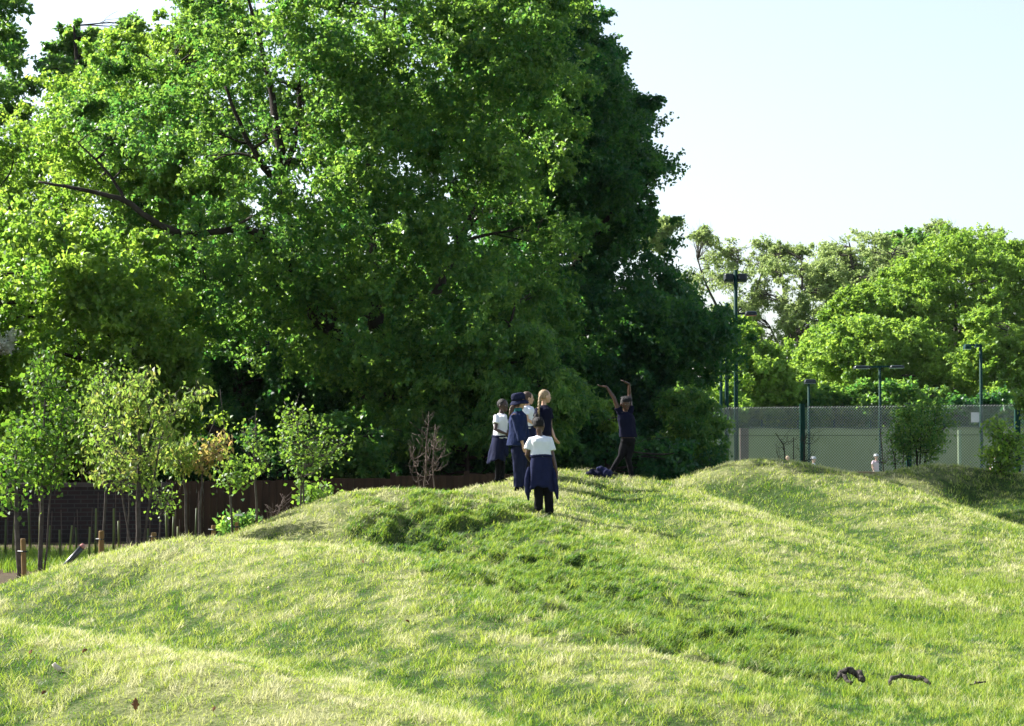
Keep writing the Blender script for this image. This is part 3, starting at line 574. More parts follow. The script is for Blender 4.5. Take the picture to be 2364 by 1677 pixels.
# near chain-link fence
def chain_fence(pa, pb, zt, label, group, posts, pitch=.078, wr=.0032):
    root = empty('chain_link_fence', (pa.x, pa.y, .1), label, 'fence', group); t = Vector((pb.x-pa.x, pb.y-pa.y, 0)); L = t.length; t.normalize()
    z0 = .25; H = zt-z0-.03; nrm = Vector((-t.y, t.x, 0))
    for sgn, nm in ((1, 0), (-1, 1)):
        if nm == 0: m = MB()
        x = -H if sgn > 0 else 0.0
        while x < (L if sgn > 0 else L+H):
            # wire runs from (x,0) to (x+sgn*H,H)
            xa, xb = x, x+sgn*H; s0, s1 = 0.0, 1.0
            lo, hi = sorted((xa, xb))
            ta = max(0, (0-lo)/(hi-lo)); tb_ = min(1, (L-lo)/(hi-lo))
            if tb_ > ta:
                if sgn < 0: s0, s1 = 1-tb_, 1-ta
                else: s0, s1 = ta, tb_
                A = pa+t*(xa+(xb-xa)*s0); B = pa+t*(xa+(xb-xa)*s1); oo = nrm*(.003*sgn)
                m.tube([Vector((A.x, A.y, z0+H*s0))+oo, Vector((B.x, B.y, z0+H*s1))+oo], wr, 4, False)
            x += pitch
    m.build('mesh', M['wire'], root)
    m = MB()
    for zz in (zt-.03, 2.05, .98):
        m.tube([Vector((pa.x, pa.y, zz))-nrm*.01, Vector((pb.x, pb.y, zz))-nrm*.01], .006, 5)
    m.build('line_wires', M['lamp_dark'], root)
    for q in posts:
        m = MB(); m.beam((q.x, q.y-.05, .05), (q.x, q.y-.05, zt+.04), .065, .065); m.beam((q.x, q.y-.05, zt+.04), (q.x, q.y-.05, zt+.05), .05, .05); m.build('post', M['green_metal'], root)
GF = 'bays of the near court fence'
fp = [(1600, 61.5), (1852, 60), (2097, 58.6), (2348, 57.2), (2600, 55.8)]
fl = ['leftmost bay of the near court fence, partly behind the willow', 'bay of the near court fence in front of the bare shrub and hooded head', 'bay of the near court fence right of the leafy shrub', 'bay of the near court fence at the right edge']
FP = [P(a, 1040, d) for a, d in fp]
fl = ['chain-link bay next to the narrow willow', 'chain-link bay in front of the player in pink', 'chain-link bay in front of the white notice', 'chain-link bay right of the yellow-green sapling']
for i in range(4): chain_fence(FP[i], FP[i+1], 2.86, fl[i], GF, [FP[i+1]] if i else [FP[i], FP[i+1]])
# far fence with windbreak screen
pa, pb = P(1180, 1040, 96), P(2520, 1040, 94)
rt = empty('windbreak_fence', (pa.x, pa.y, .1), 'long grey-green windbreak screen on the far court fence', 'fence')
# gently billowing cloth with real thickness
nxs = 160; zz0, zz1 = .2, 2.56; V = []; FF = []
for i in range(nxs+1):
    t = i/nxs; x = pa.x+(pb.x-pa.x)*t; y = pa.y+(pb.y-pa.y)*t; sag = .05*math.sin(t*math.pi*9)**2-.08*t*0
    for j in range(9):
        s = j/8; V.append(Vector((x, y+.05*math.sin(i*.9)*math.sin(s*math.pi)+.03*math.sin(i*.35+s*4), zz0+(zz1-sag-zz0)*s+(.12*t if j == 8 else .12*t*s))))
for i in range(nxs):
    for j in range(8): q = i*9+j; FF.append((q, q+9, q+10, q+1))
m = MB(); m.v = V; m.f = FF; o = m.build('windbreak', M['screen'], rt, smooth=True); sm_ = o.modifiers.new('thick', 'SOLIDIFY'); sm_.thickness = .008
m = MB(); m.tube([V[i*9+8]+Vector((0, -.02, .01)) for i in range(nxs+1)], .02, 5); m.build('top_hem', M['screen_edge'], rt)
for i in range(0, nxs+1, 10):
    q = V[i*9]; m = MB(); m.tube([(q.x, q.y+.12, .05), (q.x, q.y+.12, 2.95)], .04, 8); m.build('post', M['green_metal'], rt)
# brown post and pale post seen by the screen
q = P(1718, 1040, 90); m = MB(); m.beam((q.x, q.y, .05), (q.x, q.y, 2.55), .17, .12); o = m.build('timber_post', M['post_brown'], empty('timber_post', (q.x, q.y, .05), 'broad brown post standing in front of the green screen', 'post')); o.name = 'shaft'
q = P(2215, 1040, 93.2); m = MB(); m.tube([(q.x, q.y, .05), (q.x, q.y, 2.5)], .08, 10); m.build('shaft', mat('pale_post', (.2, .26, .15), .8, (.23, .29, .18), 4), empty('net_post', (q.x, q.y, .05), 'pale slim post against the green screen at the right', 'post'))
# notice
q = P(2251, 964, 57.9); rt = empty('notice_board', q, 'small blank white notice hung on the court fence', 'sign')
m = MB(); m.box((q.x-.105, q.y-.02, q.z-.13), (q.x+.105, q.y-.012, q.z+.13)); m.build('panel', M['sign'], rt)
for sx in (-.08, .08):
    for sz in (-.1, .1): m = MB(); m.tube([(q.x+sx, q.y-.026, q.z+sz), (q.x+sx, q.y+.03, q.z+sz)], .006, 6); m.build('fixing', M['lamp_dark'], rt)
# ------------------------------------------------------------------ floodlights
GL = 'green court floodlight masts'
def mast(px, top, d, r, label):
    q = P(px, top, d); root = empty('floodlight_mast', (q.x, q.y, .08), label, 'floodlight', GL)
    m = MB(); m.tube([(q.x, q.y, .05), (q.x, q.y, q.z*.5), (q.x, q.y, q.z)], [r*1.1, r, r*.9], 12); m.build('pole', M['green_metal'], root, smooth=True)
    m = MB(); m.tube([(q.x, q.y, .05), (q.x, q.y, .3)], r*1.6, 12); m.build('base_sleeve', M['green_metal'], root)
    return root, q
def lamp_head(root, c, w_, dp, h_, tilt=0, m1='lamp_dark', glass='lamp_glass', yaw=0):
    Mx = Matrix.Translation(c) @ Matrix.Rotation(R(yaw), 4, 'Z') @ Matrix.Rotation(R(tilt), 4, 'X')
    m = MB(); m.loft([(Mx @ Vector((0, 0, z)), (Mx.to_3x3() @ Vector((w_*s, 0, 0))), (Mx.to_3x3() @ Vector((0, dp*s, 0)))) for z, s in ((-h_, 1), (-h_*.2, 1), (h_*.6, .92), (h_, .7))], 16, .25)
    h = m.build('lamp_head', M[m1], root)
    m = MB(); m.box((-w_*.9, -dp*.9, -h_-.012), (w_*.9, dp*.9, -h_-.002), Mx); m.build('lens', M[glass], root, parent=None)
r1, q = mast(1698, 624, 62.5, .062, 'tallest green mast with two dark square lamps seen from behind, by the dark wood')
for sx in (-1, 1): lamp_head(r1, Vector((q.x+sx*.19, q.y-.02, q.z-.21)), .14, .11, .1, 90 if False else 80)
m = MB(); m.beam((q.x-.3, q.y+.07, q.z-.21), (q.x+.3, q.y+.07, q.z-.21), .02, .03); m.build('crossbar', M['green_metal'], r1)
r1, q = mast(1677, 700, 72, .065, 'green mast with long side arm, lamp showing a red underside')
a_ = P(1640, 728, 72); b_ = P(1722, 724, 72); m = MB(); m.beam((a_.x, q.y, a_.z), (b_.x, q.y, b_.z), .03, .035); m.build('arm', M['lamp_dark'], r1)
lamp_head(r1, P(1733, 724, 72), .19, .25, .07, 0, 'lamp_dark', 'lamp_red'); lamp_head(r1, P(1630, 729, 72), .19, .25, .07, 0)
r1, q = mast(1664, 760, 84, .06, 'green mast half hidden by the edge of the dark wood')
lamp_head(r1, P(1660, 758, 84), .3, .2, .08)
r1, q = mast(1867, 886, 92, .055, 'short green mast with a single flat lamp on top')
lamp_head(r1, P(1870, 881, 92), .24, .2, .09, 0, 'lamp_dark')
r1, q = mast(2031, 848, 82, .05, 'green mast carrying a wide crossbar with a lamp at each end')
m = MB(); a_, b_ = P(1990, 848, 82), P(2074, 846, 82); m.beam(a_, b_, .03, .035); m.build('crossbar', M['green_metal'], r1)
lamp_head(r1, P(1990, 848, 82), .3, .22, .055, 0, 'lamp_dark'); lamp_head(r1, P(2070, 847, 82), .26, .22, .05, 0, 'lamp_dark')
r1, q = mast(2264, 797, 76, .055, 'green mast with a short arm and pale teal lamp at the right')
m = MB(); m.beam(q-Vector((.5, 0, 0)), q+Vector((.02, 0, 0)), .03, .035); m.build('arm', M['green_metal'], r1)
lamp_head(r1, P(2233, 801, 76), .12, .2, .08, 0, 'green_metal'); lamp_head(r1, P(2255, 798, 76), .07, .12, .05, 0, 'green_metal')
r1, q = mast(611, 795, 58, .055, 'green mast glimpsed through the oak foliage at the left')
lamp_head(r1, P(611, 793, 58), .2, .15, .06)

# ================================================================== saplings and shrubs
def sapling(name, label, stems, poly, d, nb, nleaf, L, W, lm, seed, bark='young_bark', thick=.5, cat='sapling', group=None, up_from=.35, droop=.4, tipr=.003, br=.008, upcurve=.35, spread=.09, up=.5, twigs=1):
    """stems: list of [(px,py,r)...] from the ground; branches end inside poly (photo outline) with real depth"""
    rng = random.Random(seed); nr = np.random.default_rng(seed)
    b = P(stems[0][0][0], stems[0][0][1], d); gz = th(b.x, b.y); root = empty(name, (b.x, b.y, gz), label, cat, group)
    m = MB(); nodes = []
    for si, s in enumerate(stems):
        pts = [P(x, y, d) for x, y, _ in s]; pts[0].z = th(pts[0].x, pts[0].y)-.05; fp, fr = [], []
        for j in range(len(pts)-1):
            for k in range(4):
                t = k/4; fp.append(pts[j].lerp(pts[j+1], t)+Vector((rng.gauss(0, .008), rng.gauss(0, .02), 0))); fr.append(s[j][2]*(1-t)+s[j+1][2]*t)
        fp.append(pts[-1]); fr.append(s[-1][2]); m.tube(fp, fr, 7)
        n0 = int(len(fp)*up_from); nodes += list(zip(fp[n0:], fr[n0:]))
    xs = [p[0] for p in poly]; ys = [p[1] for p in poly]; ends = []
    while len(ends) < nb:
        px, py = rng.uniform(min(xs), max(xs)), rng.uniform(min(ys), max(ys)); ins, ds = pip(np.array([px]), np.array([py]), poly)
        if ins[0]: ends.append(P(px, py, d+rng.uniform(-1, 1)*thick*min(1, .4+ds[0]*d/F/.5)))
    lv = []
    for e in ends:
        cand = [(q, r_) for q, r_ in nodes if q.z < e.z+.02] or nodes
        q, r_ = min(cand, key=lambda c: (c[0]-e).length+rng.uniform(0, .25)+max(0, .12-(e.z-c[0].z)))
        Lb = (e-q).length; n = 6; pts = []
        for k in range(n+1):
            t = k/n; p = q.lerp(e, t); p.z -= upcurve*Lb*math.sin(math.pi*t)*.35; p += Vector((rng.gauss(0, .01), rng.gauss(0, .01), rng.gauss(0, .006)))*(1 if 0 < k < n else 0); pts.append(p)
        r0 = min(r_*.7, br*(.5+Lb*.8)); m.tube(pts, [r0*(1-k/n)+tipr*(k/n) for k in range(n+1)], 5)
        ext = [pts[-1]]
        for _ in range(twigs):
            kk = rng.randint(2, n); tp = pts[kk]+Vector((rng.gauss(0, .1), rng.gauss(0, .1), rng.uniform(.02, .16))); m.tube([pts[kk], pts[kk].lerp(tp, .5)+Vector((0, 0, -.01)), tp], [r0*.4+.001, tipr, tipr*.7], 4); ext.append(tp)
        if nleaf:
            for _ in range(nleaf):
                t = rng.random()**.6; k = min(n-1, int(t*n)); base = pts[k].lerp(pts[k+1], t*n-k) if rng.random() < .65 else rng.choice(ext)
                lv.append(base+Vector((rng.gauss(0, spread), rng.gauss(0, spread), rng.gauss(0, spread*.7))))
    m.build('stem', M[bark], root, smooth=True)
    if lv: leaves('foliage', np.array([v[:] for v in lv]), L, W, M[lm], root, seed, droop, up, None)
    return root
S = sapling
tree('plane_tree', 'low round tree just left of the view, shading the sapling bed', 'tree', (-700, 1180, 35), [[(-700, 1180, 35, .12), (-690, 900, 35, .09), (-680, 600, 35, .04)]],
     [(-1000, 700), (-900, 450), (-680, 340), (-470, 420), (-360, 650), (-340, 900), (-480, 1120), (-900, 1120)], 35.5, 2.0, 520, 90, .12, .09, M['oak_leaf'], M['bark'], 301, -.3, .55, 30, None)
S('sapling', 'thin dark sapling nearest the left edge, beside a round timber stake', [[(45, 1345, .035), (40, 1180, .028), (37, 1050, .016)]], [(-20, 980), (40, 975), (80, 1030), (60, 1120), (20, 1150), (-30, 1130)], 26.2, 22, 24, .07, .055, 'maple_leaf', 201)
S('sapling', 'tall upright green maple sapling in front of the brick wall', [[(92, 1340, .032), (98, 1130, .022), (100, 1020, .016), (108, 850, .006)], [(98, 1130, .012), (130, 1030, .01), (150, 930, .005)], [(98, 1130, .011), (82, 1010, .009), (78, 910, .005)]],
  [(20, 1060), (45, 960), (60, 880), (85, 815), (130, 815), (160, 880), (185, 960), (180, 1060), (150, 1120), (60, 1110)], 26.6, 75, 24, .062, .05, 'maple_leaf', 203, thick=.45)
S('birch_sapling', 'slender birch sapling with hanging small leaves, behind the yellow one', [[(237, 1285, .02), (243, 1110, .016), (240, 960, .01), (232, 850, .004)]], [(190, 960), (200, 860), (240, 835), (300, 850), (310, 960), (270, 1020), (200, 1020)], 29.5, 55, 20, .05, .036, 'fresh_leaf', 205, droop=.9)
S('cherry_sapling', 'broad sapling with glowing yellow-green drooping leaves', [[(316, 1262, .036), (320, 1120, .03), (322, 1040, .022), (318, 940, .013), (322, 850, .005)], [(320, 1080, .016), (370, 1010, .012), (420, 930, .007), (480, 885, .003)], [(320, 1060, .014), (260, 1000, .01), (200, 960, .004)]],
  [(175, 1000), (190, 930), (215, 890), (280, 890), (320, 845), (360, 850), (390, 890), (430, 880), (480, 875), (490, 895), (440, 930), (410, 990), (430, 1020), (380, 1060), (370, 1110), (300, 1130), (220, 1120), (190, 1080)],
  27.2, 105, 20, .088, .036, 'cherry_leaf', 207, thick=.8, droop=.8, spread=.045, up=.2, twigs=2)
S('sapling', 'bare straight stem between the birch sapling and the yellow one', [[(294, 1262, .012), (297, 1180, .010), (298, 1090, .006)]], [(275, 1090), (320, 1090), (320, 1140), (275, 1140)], 28, 5, 10, .06, .04, 'fresh_leaf', 209)
S('sapling', 'short sapling with sparse round green leaves, right of the yellow one', [[(366, 1252, .012), (370, 1190, .010), (374, 1110, .005)]], [(340, 1150), (355, 1110), (400, 1110), (415, 1130), (400, 1180), (345, 1195)], 27.5, 12, 15, .05, .04, 'fresh_leaf', 211)
S('cherry_sapling', 'young cherry with yellow leaves and pale straight stem', [[(432, 1246, .02), (428, 1140, .017), (424, 1060, .010), (426, 1000, .004)]], [(375, 1030), (400, 1005), (450, 1010), (470, 1050), (440, 1080), (385, 1080)], 29.5, 26, 18, .09, .04, 'cherry_leaf', 213, thick=.45, droop=.8, spread=.05, up=.2)
S('cherry_sapling', 'young cherry with pinkish new leaves on long bare shoots', [[(458, 1246, .02), (463, 1150, .016), (466, 1090, .011), (480, 1010, .006), (500, 960, .003)]], [(440, 1030), (470, 1010), (520, 1000), (540, 1040), (500, 1065), (450, 1080)], 29.3, 24, 13, .085, .038, 'pink_leaf', 215, thick=.4, droop=.7, spread=.05, up=.2)
S('sapling', 'whippy sapling with a white tie and a few lime leaves', [[(537, 1232, .018), (531, 1120, .014), (522, 1040, .008), (508, 900, .003)]], [(500, 1070), (520, 1050), (570, 1060), (580, 1100), (540, 1125), (500, 1100)], 30, 20, 16, .065, .05, 'fresh_leaf', 217)
S('sapling', 'straight sapling with upswept bare branches and tufts of pale leaves', [[(592, 1212, .018), (589, 1080, .014), (589, 1000, .009), (592, 935, .004)]], [(555, 975), (585, 930), (605, 940), (612, 1000), (640, 1060), (600, 1100), (560, 1040)], 30.5, 30, 9, .055, .045, 'fresh_leaf', 219, upcurve=1.0)
S('sapling', 'double-stemmed light green sapling before the dark trunk', [[(690, 1172, .018), (697, 1100, .013), (690, 1000, .008), (680, 930, .004)], [(704, 1168, .015), (698, 1100, .012), (712, 1010, .006), (722, 950, .003)]],
  [(620, 1000), (640, 930), (690, 900), (730, 960), (800, 990), (830, 1020), (790, 1060), (740, 1080), (700, 1110), (650, 1080)], 32, 70, 15, .055, .044, 'fresh_leaf', 221, thick=.6)
S('bare_shrub', 'leafless reddish shrub standing on the crest left of the children', [[(978, 1136, .018), (985, 1060, .012), (990, 950, .004)], [(1003, 1136, .014), (1000, 1050, .009), (1005, 980, .004)], [(978, 1136, .01), (962, 1090, .007), (948, 1030, .003)]],
  [(940, 1080), (960, 990), (990, 945), (1030, 1000), (1050, 1070), (1000, 1100)], 33.5, 46, 0, .04, .03, 'fresh_leaf', 223, 'twig', upcurve=1.0, cat='shrub', twigs=2, tipr=.0025, br=.009, thick=.4, up_from=.15)
S('bare_shrub', 'dark leafless shrub against the screen, left of the fence post', [[(1815, 1080, .016), (1810, 1030, .012), (1790, 1000, .006)], [(1828, 1080, .014), (1832, 1010, .008)], [(1850, 1080, .014), (1856, 1020, .01), (1862, 1000, .005)]],
  [(1780, 1040), (1785, 1000), (1840, 990), (1900, 1000), (1895, 1050), (1840, 1060)], 44, 30, 0, .04, .03, 'fresh_leaf', 225, 'bark', upcurve=.8, cat='shrub', tipr=.003, up_from=.1)
S('leafy_shrub', 'rounded leafy shrub with vase of dark stems before the court fence', [[(2120, 1092, .03), (2118, 1050, .02), (2100, 990, .01), (2095, 950, .006)], [(2120, 1085, .02), (2140, 1030, .014), (2160, 960, .006)], [(2120, 1085, .02), (2126, 1000, .012), (2130, 930, .005)], [(2120, 1080, .016), (2090, 1040, .01), (2075, 980, .005)]],
  [(2060, 1010), (2065, 950), (2100, 925), (2150, 918), (2185, 930), (2200, 970), (2185, 1020), (2160, 1060), (2120, 1030), (2080, 1050)], 45.5, 150, 26, .075, .035, 'oak_leaf', 227, 'bark', cat='shrub', thick=.8, up_from=.15, spread=.08)
S('leafy_shrub', 'small straggly shrub left of the rounded leafy one', [[(2075, 1092, .014), (2065, 1050, .01), (2056, 1015, .005)], [(2082, 1092, .012), (2086, 1040, .006)]], [(2045, 1040), (2050, 1010), (2080, 1005), (2095, 1030), (2090, 1060), (2060, 1060)], 45, 22, 12, .06, .035, 'oak_leaf', 229, 'bark', cat='shrub', up_from=.2)
S('sapling', 'thin reddish bare sapling right of the player in pink', [[(2042, 1095, .014), (2036, 1040, .01), (2030, 930, .004)]], [(2010, 1060), (2015, 1040), (2060, 1040), (2060, 1065)], 45, 9, 0, .05, .04, 'fresh_leaf', 231, 'twig', up_from=.1)
S('sapling', 'yellow-green leafy sapling on the right mound, beside the last fence post', [[(2312, 1096, .02), (2312, 1050, .016), (2310, 1000, .01), (2300, 960, .004)], [(2312, 1070, .01), (2280, 1040, .006)]],
  [(2262, 1050), (2280, 1010), (2270, 990), (2300, 955), (2330, 970), (2345, 1010), (2380, 990), (2390, 1060), (2330, 1085), (2275, 1075)], 42.5, 80, 20, .08, .056, 'lime_leaf', 233, thick=.6)
S('sapling', 'sprig of bright leaves entering at the right edge above the fence', [[(2380, 1090, .03), (2378, 980, .02), (2370, 920, .01)]], [(2335, 930), (2350, 905), (2400, 895), (2400, 950), (2350, 950)], 50, 30, 22, .09, .07, 'fresh_leaf', 235)
S('shrub', 'low dark leafy shrub at the foot of the willow', [[(1625, 1095, .02), (1640, 1060, .01)]], [(1600, 1060), (1630, 1040), (1670, 1050), (1680, 1085), (1600, 1095)], 46, 40, 22, .08, .05, 'dark_leaf', 237, 'bark', cat='shrub', up_from=.1)
S('shrub', 'low broad-leaved plant on the leaf litter below the whippy sapling', [[(560, 1225, .01), (562, 1205, .006)]], [(490, 1215), (520, 1190), (560, 1180), (590, 1195), (580, 1220), (510, 1228)], 33, 40, 14, .09, .06, 'oak_leaf', 239, 'twig', cat='shrub', up_from=.1, thick=.5)
S('shrub', 'small leafy weed at the bottom of the double-stemmed sapling', [[(722, 1165, .008), (722, 1140, .005)]], [(700, 1150), (720, 1120), (760, 1120), (770, 1150)], 33, 24, 14, .08, .06, 'fresh_leaf', 241, 'twig', cat='shrub', up_from=.1)
S('bramble', 'tangle of thin bare bramble stems on the leaf litter', [[(640, 1205, .006), (645, 1170, .004)], [(610, 1215, .006), (650, 1160, .003)]], [(590, 1200), (620, 1150), (680, 1140), (670, 1190), (620, 1215)], 32.5, 26, 0, .05, .04, 'fresh_leaf', 243, 'twig', cat='bramble', up_from=.1)
# stakes
def stake(px, yt, yb, d, r, label, tilt=0):
    a_ = P(px, yb, d); z0 = th(a_.x, a_.y); t_ = P(px+tilt, yt, d); root = empty('timber_stake', (a_.x, a_.y, z0), label, 'stake', 'round timber tree stakes')
    m = MB(); m.tube([(a_.x, a_.y, z0-.1), a_.lerp(t_, .5), t_, t_+Vector((0, 0, .012))], [r, r, r*.97, r*.8], 10); m.build('shaft', M['stake'], root, smooth=False)
    m = MB(); q = a_.lerp(t_, .72); m.tube([q+Vector((-.07, .02, 0)), q+Vector((0, -.03, 0)), q+Vector((.045, 0, 0))], .01, 6); m.build('tie', M['lamp_dark'], root)
stake(57, 1246, 1345, 26.0, .03, 'orange round stake beside the leftmost thin sapling', -4)
stake(234, 1228, 1290, 27.5, .034, 'stout orange stake at the foot of the birch sapling')
stake(355, 1232, 1258, 26.8, .034, 'short stub of a stake right of the yellow sapling')
stake(546, 1208, 1240, 30, .026, 'dark stake beside the sapling with the white tie')
stake(493, 1215, 1245, 29.3, .03, 'small grey stake left of the sapling with the white tie')
# tree guards
rng = random.Random(5)
GS = [(28, 12), (70, -10), (90, 4), (112, 6), (140, -8), (160, 16), (178, -10), (205, 5), (220, 2), (262, 0), (275, -6), (340, 4), (386, -7), (398, 5), (410, 0), (450, 6), (12, 2)]
GLB = ['tree guard between the leftmost sapling and its stake', 'pale tree guard leaning left, right of the orange stake', 'tree guard directly behind the tall maple stem', 'tree guard just right of the tall maple stem',
 'tree guard leaning left above the foot of the black pipe', 'strongly right-leaning tree guard above the black pipe', 'tree guard leaning left behind the black pipe tip', 'tree guard right of the black pipe tip', 'tree guard just left of the birch sapling',
 'upright tree guard between the birch and the bare stem', 'tree guard just left of the bare straight stem', 'tree guard in the gap right of the yellow sapling trunk', 'tree guard behind the short round-leaved sapling', 'tree guard leaning right, past the short round-leaved sapling',
 'tree guard left of the yellow-leaved young cherry', 'tree guard between the yellow and the pinkish young cherries', 'tree guard nearest the left edge of the picture']
for i, (px, tl) in enumerate(GS):
    d = rng.uniform(31, 35); a_ = P(px, 1270, d); z0 = th(a_.x, a_.y); h = rng.uniform(.4, .75); s = tl/200
    root = empty('tree_guard', (a_.x, a_.y, z0), GLB[i], 'tree guard', 'plastic tree guards before the wall')
    m = MB(); m.tube([(a_.x, a_.y, z0-.03), (a_.x+s*h, a_.y, z0+h)], [.017, .014], 8, False); o = m.build('sleeve', M['guard'], root, smooth=True); sm_ = o.modifiers.new('t', 'SOLIDIFY'); sm_.thickness = .003
    at = o.data.attributes.new('tint', 'FLOAT', 'FACE'); at.data.foreach_set('value', np.full(len(o.data.polygons), rng.random(), dtype=np.float32))
    m = MB(); m.tube([(a_.x+.025, a_.y, z0-.03), (a_.x+.025+s*(h+.2), a_.y+.01, z0+h+rng.uniform(.1, .3))], .005, 5); m.build('cane', M['twig'], root)
# leaning pipe
a_, b_ = P(128, 1332, 24.2), P(190, 1263, 24.2)
root = empty('pipe', (a_.x, a_.y, th(a_.x, a_.y)), 'black pipe with pink tip leaning out of the ground by the left mound', 'pipe')
m = MB(); m.tube([a_, a_.lerp(b_, .5), b_], .032, 14); m.build('shaft', M['pipe_black'], root, smooth=True)
t_ = (b_-a_).normalized(); m = MB(); m.tube([b_-t_*.005, b_+t_*.012, b_+t_*.02+Vector((.015, 0, -.003))], [.034, .032, .02], 14); m.build('end_cap', M['pipe_tip'], root, smooth=True)
# white marker by the sapling
q = P(550, 1190, 31); root = empty('plant_label', (q.x, q.y, th(q.x, q.y)), 'small white plant label on a stick near the whippy sapling', 'label')
m = MB(); m.tube([(q.x, q.y, th(q.x, q.y)-.03), (q.x, q.y, q.z)], .006, 6); m.build('stick', M['twig'], root)
m = MB(); m.box((q.x-.05, q.y-.008, q.z-.01), (q.x+.06, q.y-.003, q.z+.018)); m.build('tag', M['sign'], root)

# ================================================================== people
def zp(zx, zy): return 1060+zx/4.274, 840+zy/4.274      # reading scale used when measuring poses
UP = Vector((0, 0, 1))
class Person:
    def __init__(s, label, d, foot, yaw, k=1.0, group=None):
        """foot: (zx,zy) of the feet; yaw: body heading, degrees from +x (right) towards +y (away)"""
        s.d = d; px, py = zp(*foot); f = P(px, py, d); s.gz = th(f.x, f.y); s.dz = s.gz-f.z
        print('person', label[:30], 'dz', round(s.dz, 3))
        s.root = empty('person', (f.x, f.y, s.gz), label, 'person', group); s.f = Vector((math.cos(R(yaw)), math.sin(R(yaw)), 0)); s.s = Vector((math.sin(R(yaw)), -math.cos(R(yaw)), 0)); s.k = k
    def J(s, zx, zy, dy=0.0):
        px, py = zp(zx, zy); p = P(px, py, s.d); p.y += dy; p.z += s.dz; return p
def hand(m, wpt, dirn, nrm, k, spread=.12, curl=.15, thumb=1):
    dirn = dirn.normalized(); nrm = (nrm-dirn*nrm.dot(dirn)).normalized(); sd = dirn.cross(nrm).normalized()
    m.loft([(wpt-dirn*.005, sd*.019*k, nrm*.016*k), (wpt+dirn*.025*k, sd*.03*k, nrm*.014*k), (wpt+dirn*.06*k, sd*.034*k, nrm*.012*k), (wpt+dirn*.072*k, sd*.03*k, nrm*.009*k)], 12)
    for i, (off, ln) in enumerate(((-.025, .055), (-.008, .066), (.009, .062), (.025, .048))):
        b = wpt+dirn*.062*k+sd*off*k; dd = (dirn+sd*off*spread*14).normalized(); pts = [b]
        for j in range(3):
            dd = (dd+nrm*curl*(1+.3*j)).normalized(); b = b+dd*ln*k/3; pts.append(b)
        m.tube(pts, [.0088*k, .0085*k, .0078*k, .0062*k], 8)
    b = wpt+dirn*.018*k+sd*.024*k*thumb; dd = (dirn*.6+sd*thumb*.9+nrm*.2).normalized(); pts = [b]
    for j in range(3): dd = (dd+dirn*.25).normalized(); b = b+dd*.018*k; pts.append(b)
    m.tube(pts, [.0105*k, .0098*k, .009*k, .007*k], 8)
def head(m, c, f, u, k):
    """cranium, face, nose, ears, chin; c = centre, f = facing, u = up"""
    f = f.normalized(); s = f.cross(u).normalized(); u = s.cross(f)
    m.ball(c+u*.018*k-f*.008*k, s*.073*k, f*.09*k, u*.088*k, 20, 14)
    m.loft([(c-u*.098*k+f*.05*k, s*.02*k, f*.018*k), (c-u*.085*k+f*.04*k, s*.036*k, f*.04*k), (c-u*.045*k+f*.022*k, s*.055*k, f*.058*k), (c+f*.012*k, s*.066*k, f*.07*k), (c+u*.04*k, s*.066*k, f*.072*k)], 18)
    m.tube([c+f*.078*k+u*.012*k, c+f*.096*k-u*.022*k, c+f*.086*k-u*.034*k], [.007*k, .012*k, .011*k], 8)
    m.ball(c+f*.083*k-u*.055*k, s*.022*k, f*.01*k, u*.008*k, 10, 6)
    m.ball(c+f*.078*k+u*.022*k, s*.045*k, f*.008*k, u*.008*k, 10, 6)
    for q in (-1, 1): m.ball(c+s*.074*k*q-f*.004*k-u*.012*k, s*.01*k, f*.017*k, u*.028*k, 8, 8)
def eyes(p, c, f, u, k, parent):
    f = f.normalized(); s = f.cross(u).normalized(); u = s.cross(f)
    for q in (-1, 1):
        e = c+f*.074*k+s*.028*k*q+u*.004*k
        m = MB(); m.ball(e, s*.012*k, f*.008*k, u*.007*k, 10, 8); eo = m.build('eye', M['eye_white'], p.root, True)
        m = MB(); m.ball(e+f*.006*k, s*.0055*k, f*.004*k, u*.0055*k, 8, 6); m.build('iris', M['eye_dark'], p.root, True)
    m = MB(); m.ball(c+f*.086*k-u*.055*k, s*.021*k, f*.008*k, u*.006*k, 10, 6); m.build('lips', M['lip'], p.root, True)
